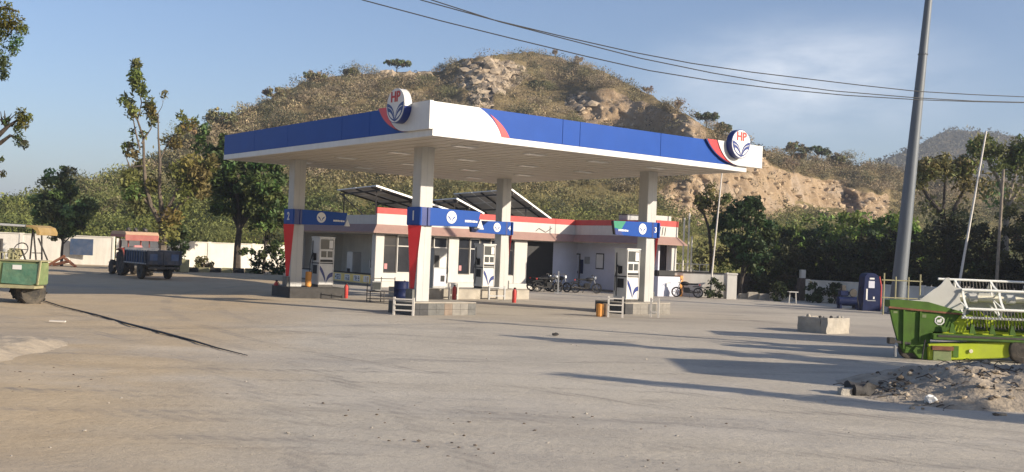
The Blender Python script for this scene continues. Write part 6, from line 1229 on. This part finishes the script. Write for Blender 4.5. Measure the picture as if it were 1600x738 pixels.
for i in range(170):
    x, y = rr.uniform(6.3, 13.5), rr.gauss(18.6, .8); z = max(0, spoil_h(x, y)) + .01; an = rr.uniform(0, PI); l_ = rr.uniform(.1, .45); tw.tube([(x, y, z), (x + l_ * .5 * math.cos(an), y + l_ * .5 * math.sin(an), z + rr.uniform(.01, .07)), (x + l_ * math.cos(an), y + l_ * math.sin(an), z + rr.uniform(-.01, .04))], rr.uniform(.005, .013), 4)
tw.build('dead_twigs', 'bark_dark')['kind'] = 'stuff'
one('paper_scrap', 'paper', MB().blob((0, 0, .06), .11, 4, 2, .7, (1, .6, .8)), 'crumpled white paper at the front of the spoil heap', 'litter', loc=gp(1461, 17.6) + Vector((0, 0, .03)))
bl = thing('broken_slab', 'broken concrete lump at the left end of the spoil heap', 'rubble', gp(1350, 18.6), .3); bl.scale = (.75, .75, .75); rough_box(-.25, .3, -.2, .25, -.05, .26, .05, 5).build('lump', 'dark_concrete', bl); rough_box(-.55, -.28, -.15, .12, -.05, .16, .04, 8).build('lump', 'concrete', bl)
mat('sand', (0.34, 0.285, 0.215), 0.95, var=0.15, scale=2, bump=0.5, bscale=20)
def sand_h(x, y):
    e = 1 - sstep(-9.45, -8.75, x + .35 * fbm(y, 1, 1.2) + .05 * (y - 19)); f_ = sstep(17.9, 18.9, y + .4 * fbm(x, 3, .8)) * (1 - sstep(21.2, 23.0, y)); return -.04 + e * f_ * (.20 + .10 * fbm(x, y, 1.2) + .05 * fbm(x, y, 5))
heap('sand_bank', 'low bank of pale sandy dirt at the lower left edge', 'sand heap', list(np.arange(-14, -8.0, .06)), list(np.arange(17.2, 23.2, .06)), sand_h, M['sand'])
pb_ = MB(); rr = random.Random(33)
for i in range(220):
    y = 9.0 + 24 * rr.random() ** 1.6; x = rr.uniform(-.52, .52) * y; r_ = rr.choice((.006, .008, .010, .012, .02)) * rr.uniform(.7, 1.3)
    pb_.blob((x, y, r_ * .25), r_, i, 1, .6, (1.2, 1, .6))
pb_.build('loose_pebbles', 'concrete')['kind'] = 'stuff'
dk = MB()
for i in range(90):
    cx, cy = rr.choice(((-6.4, 15.5), (-3, 14.5), (.5, 14.2), (3.2, 11.5), (-7.8, 17.0), (-.5, 12.5), (5, 10.8))); x, y = cx + rr.gauss(0, .9), cy + rr.gauss(0, .5); r_ = rr.uniform(.006, .02); dk.blob((x, y, r_ * .3), r_, i, 1, .7, (1.4, .9, .6))
dk.build('dark_clods', 'bark')['kind'] = 'stuff'
hs = MB(); rr = random.Random(2); P = [gp(x, 0) for x in ()]
def gnd(px, py): d = ray(px, py); t_ = -EYE / d.z; return Vector((d.x * t_, d.y * t_, .03))
hp_ = [gnd(*q) for q in ((62, 470), (100, 481), (150, 494), (200, 508), (250, 521), (300, 534), (340, 546), (385, 558))]
hs.tube([p + Vector((rr.uniform(-.03, .03), rr.uniform(-.03, .03), 0)) for p in hp_], [.020, .020, .024, .028, .028, .024, .016, .008], 6)
one('rubber_hose', 'cable_black', hs, 'black rubber hose lying on the ground from the green machine', 'hose')
one('stone', 'dark_concrete', MB().blob((0, 0, .03), .08, 2, 2, .6, (1.2, .8, .6)), 'single dark stone lying out on the open forecourt', 'stone', loc=gnd(868, 526))
one('plank', 'pole_white', MB().box(-.2, .2, -.04, .04, 0, .035), 'short pale plank on the sand at the left', 'plank', loc=gnd(90, 505))

# ------------------------------------------------------------------ the air: thin dry haze over the whole place
zt_ = max(max((o.matrix_world @ Vector(b)).z for b in o.bound_box) for o in COL.objects if o.type == 'MESH') + 6
hzm = bpy.data.materials.new('haze_air'); hzm.use_nodes = True; t = hzm.node_tree; t.nodes.clear(); oo = t.nodes.new('ShaderNodeOutputMaterial'); pv = t.nodes.new('ShaderNodeVolumePrincipled')
pv.inputs['Color'].default_value = (0.80, 0.88, 1.0, 1); pv.inputs['Density'].default_value = 0.0004; pv.inputs['Anisotropy'].default_value = 0.2; t.links.new(pv.outputs[0], oo.inputs['Volume'])
hz = MB().box(-2600, 2600, -500, 5100, -3.0, zt_).build('haze', hzm); hz['kind'] = 'stuff'
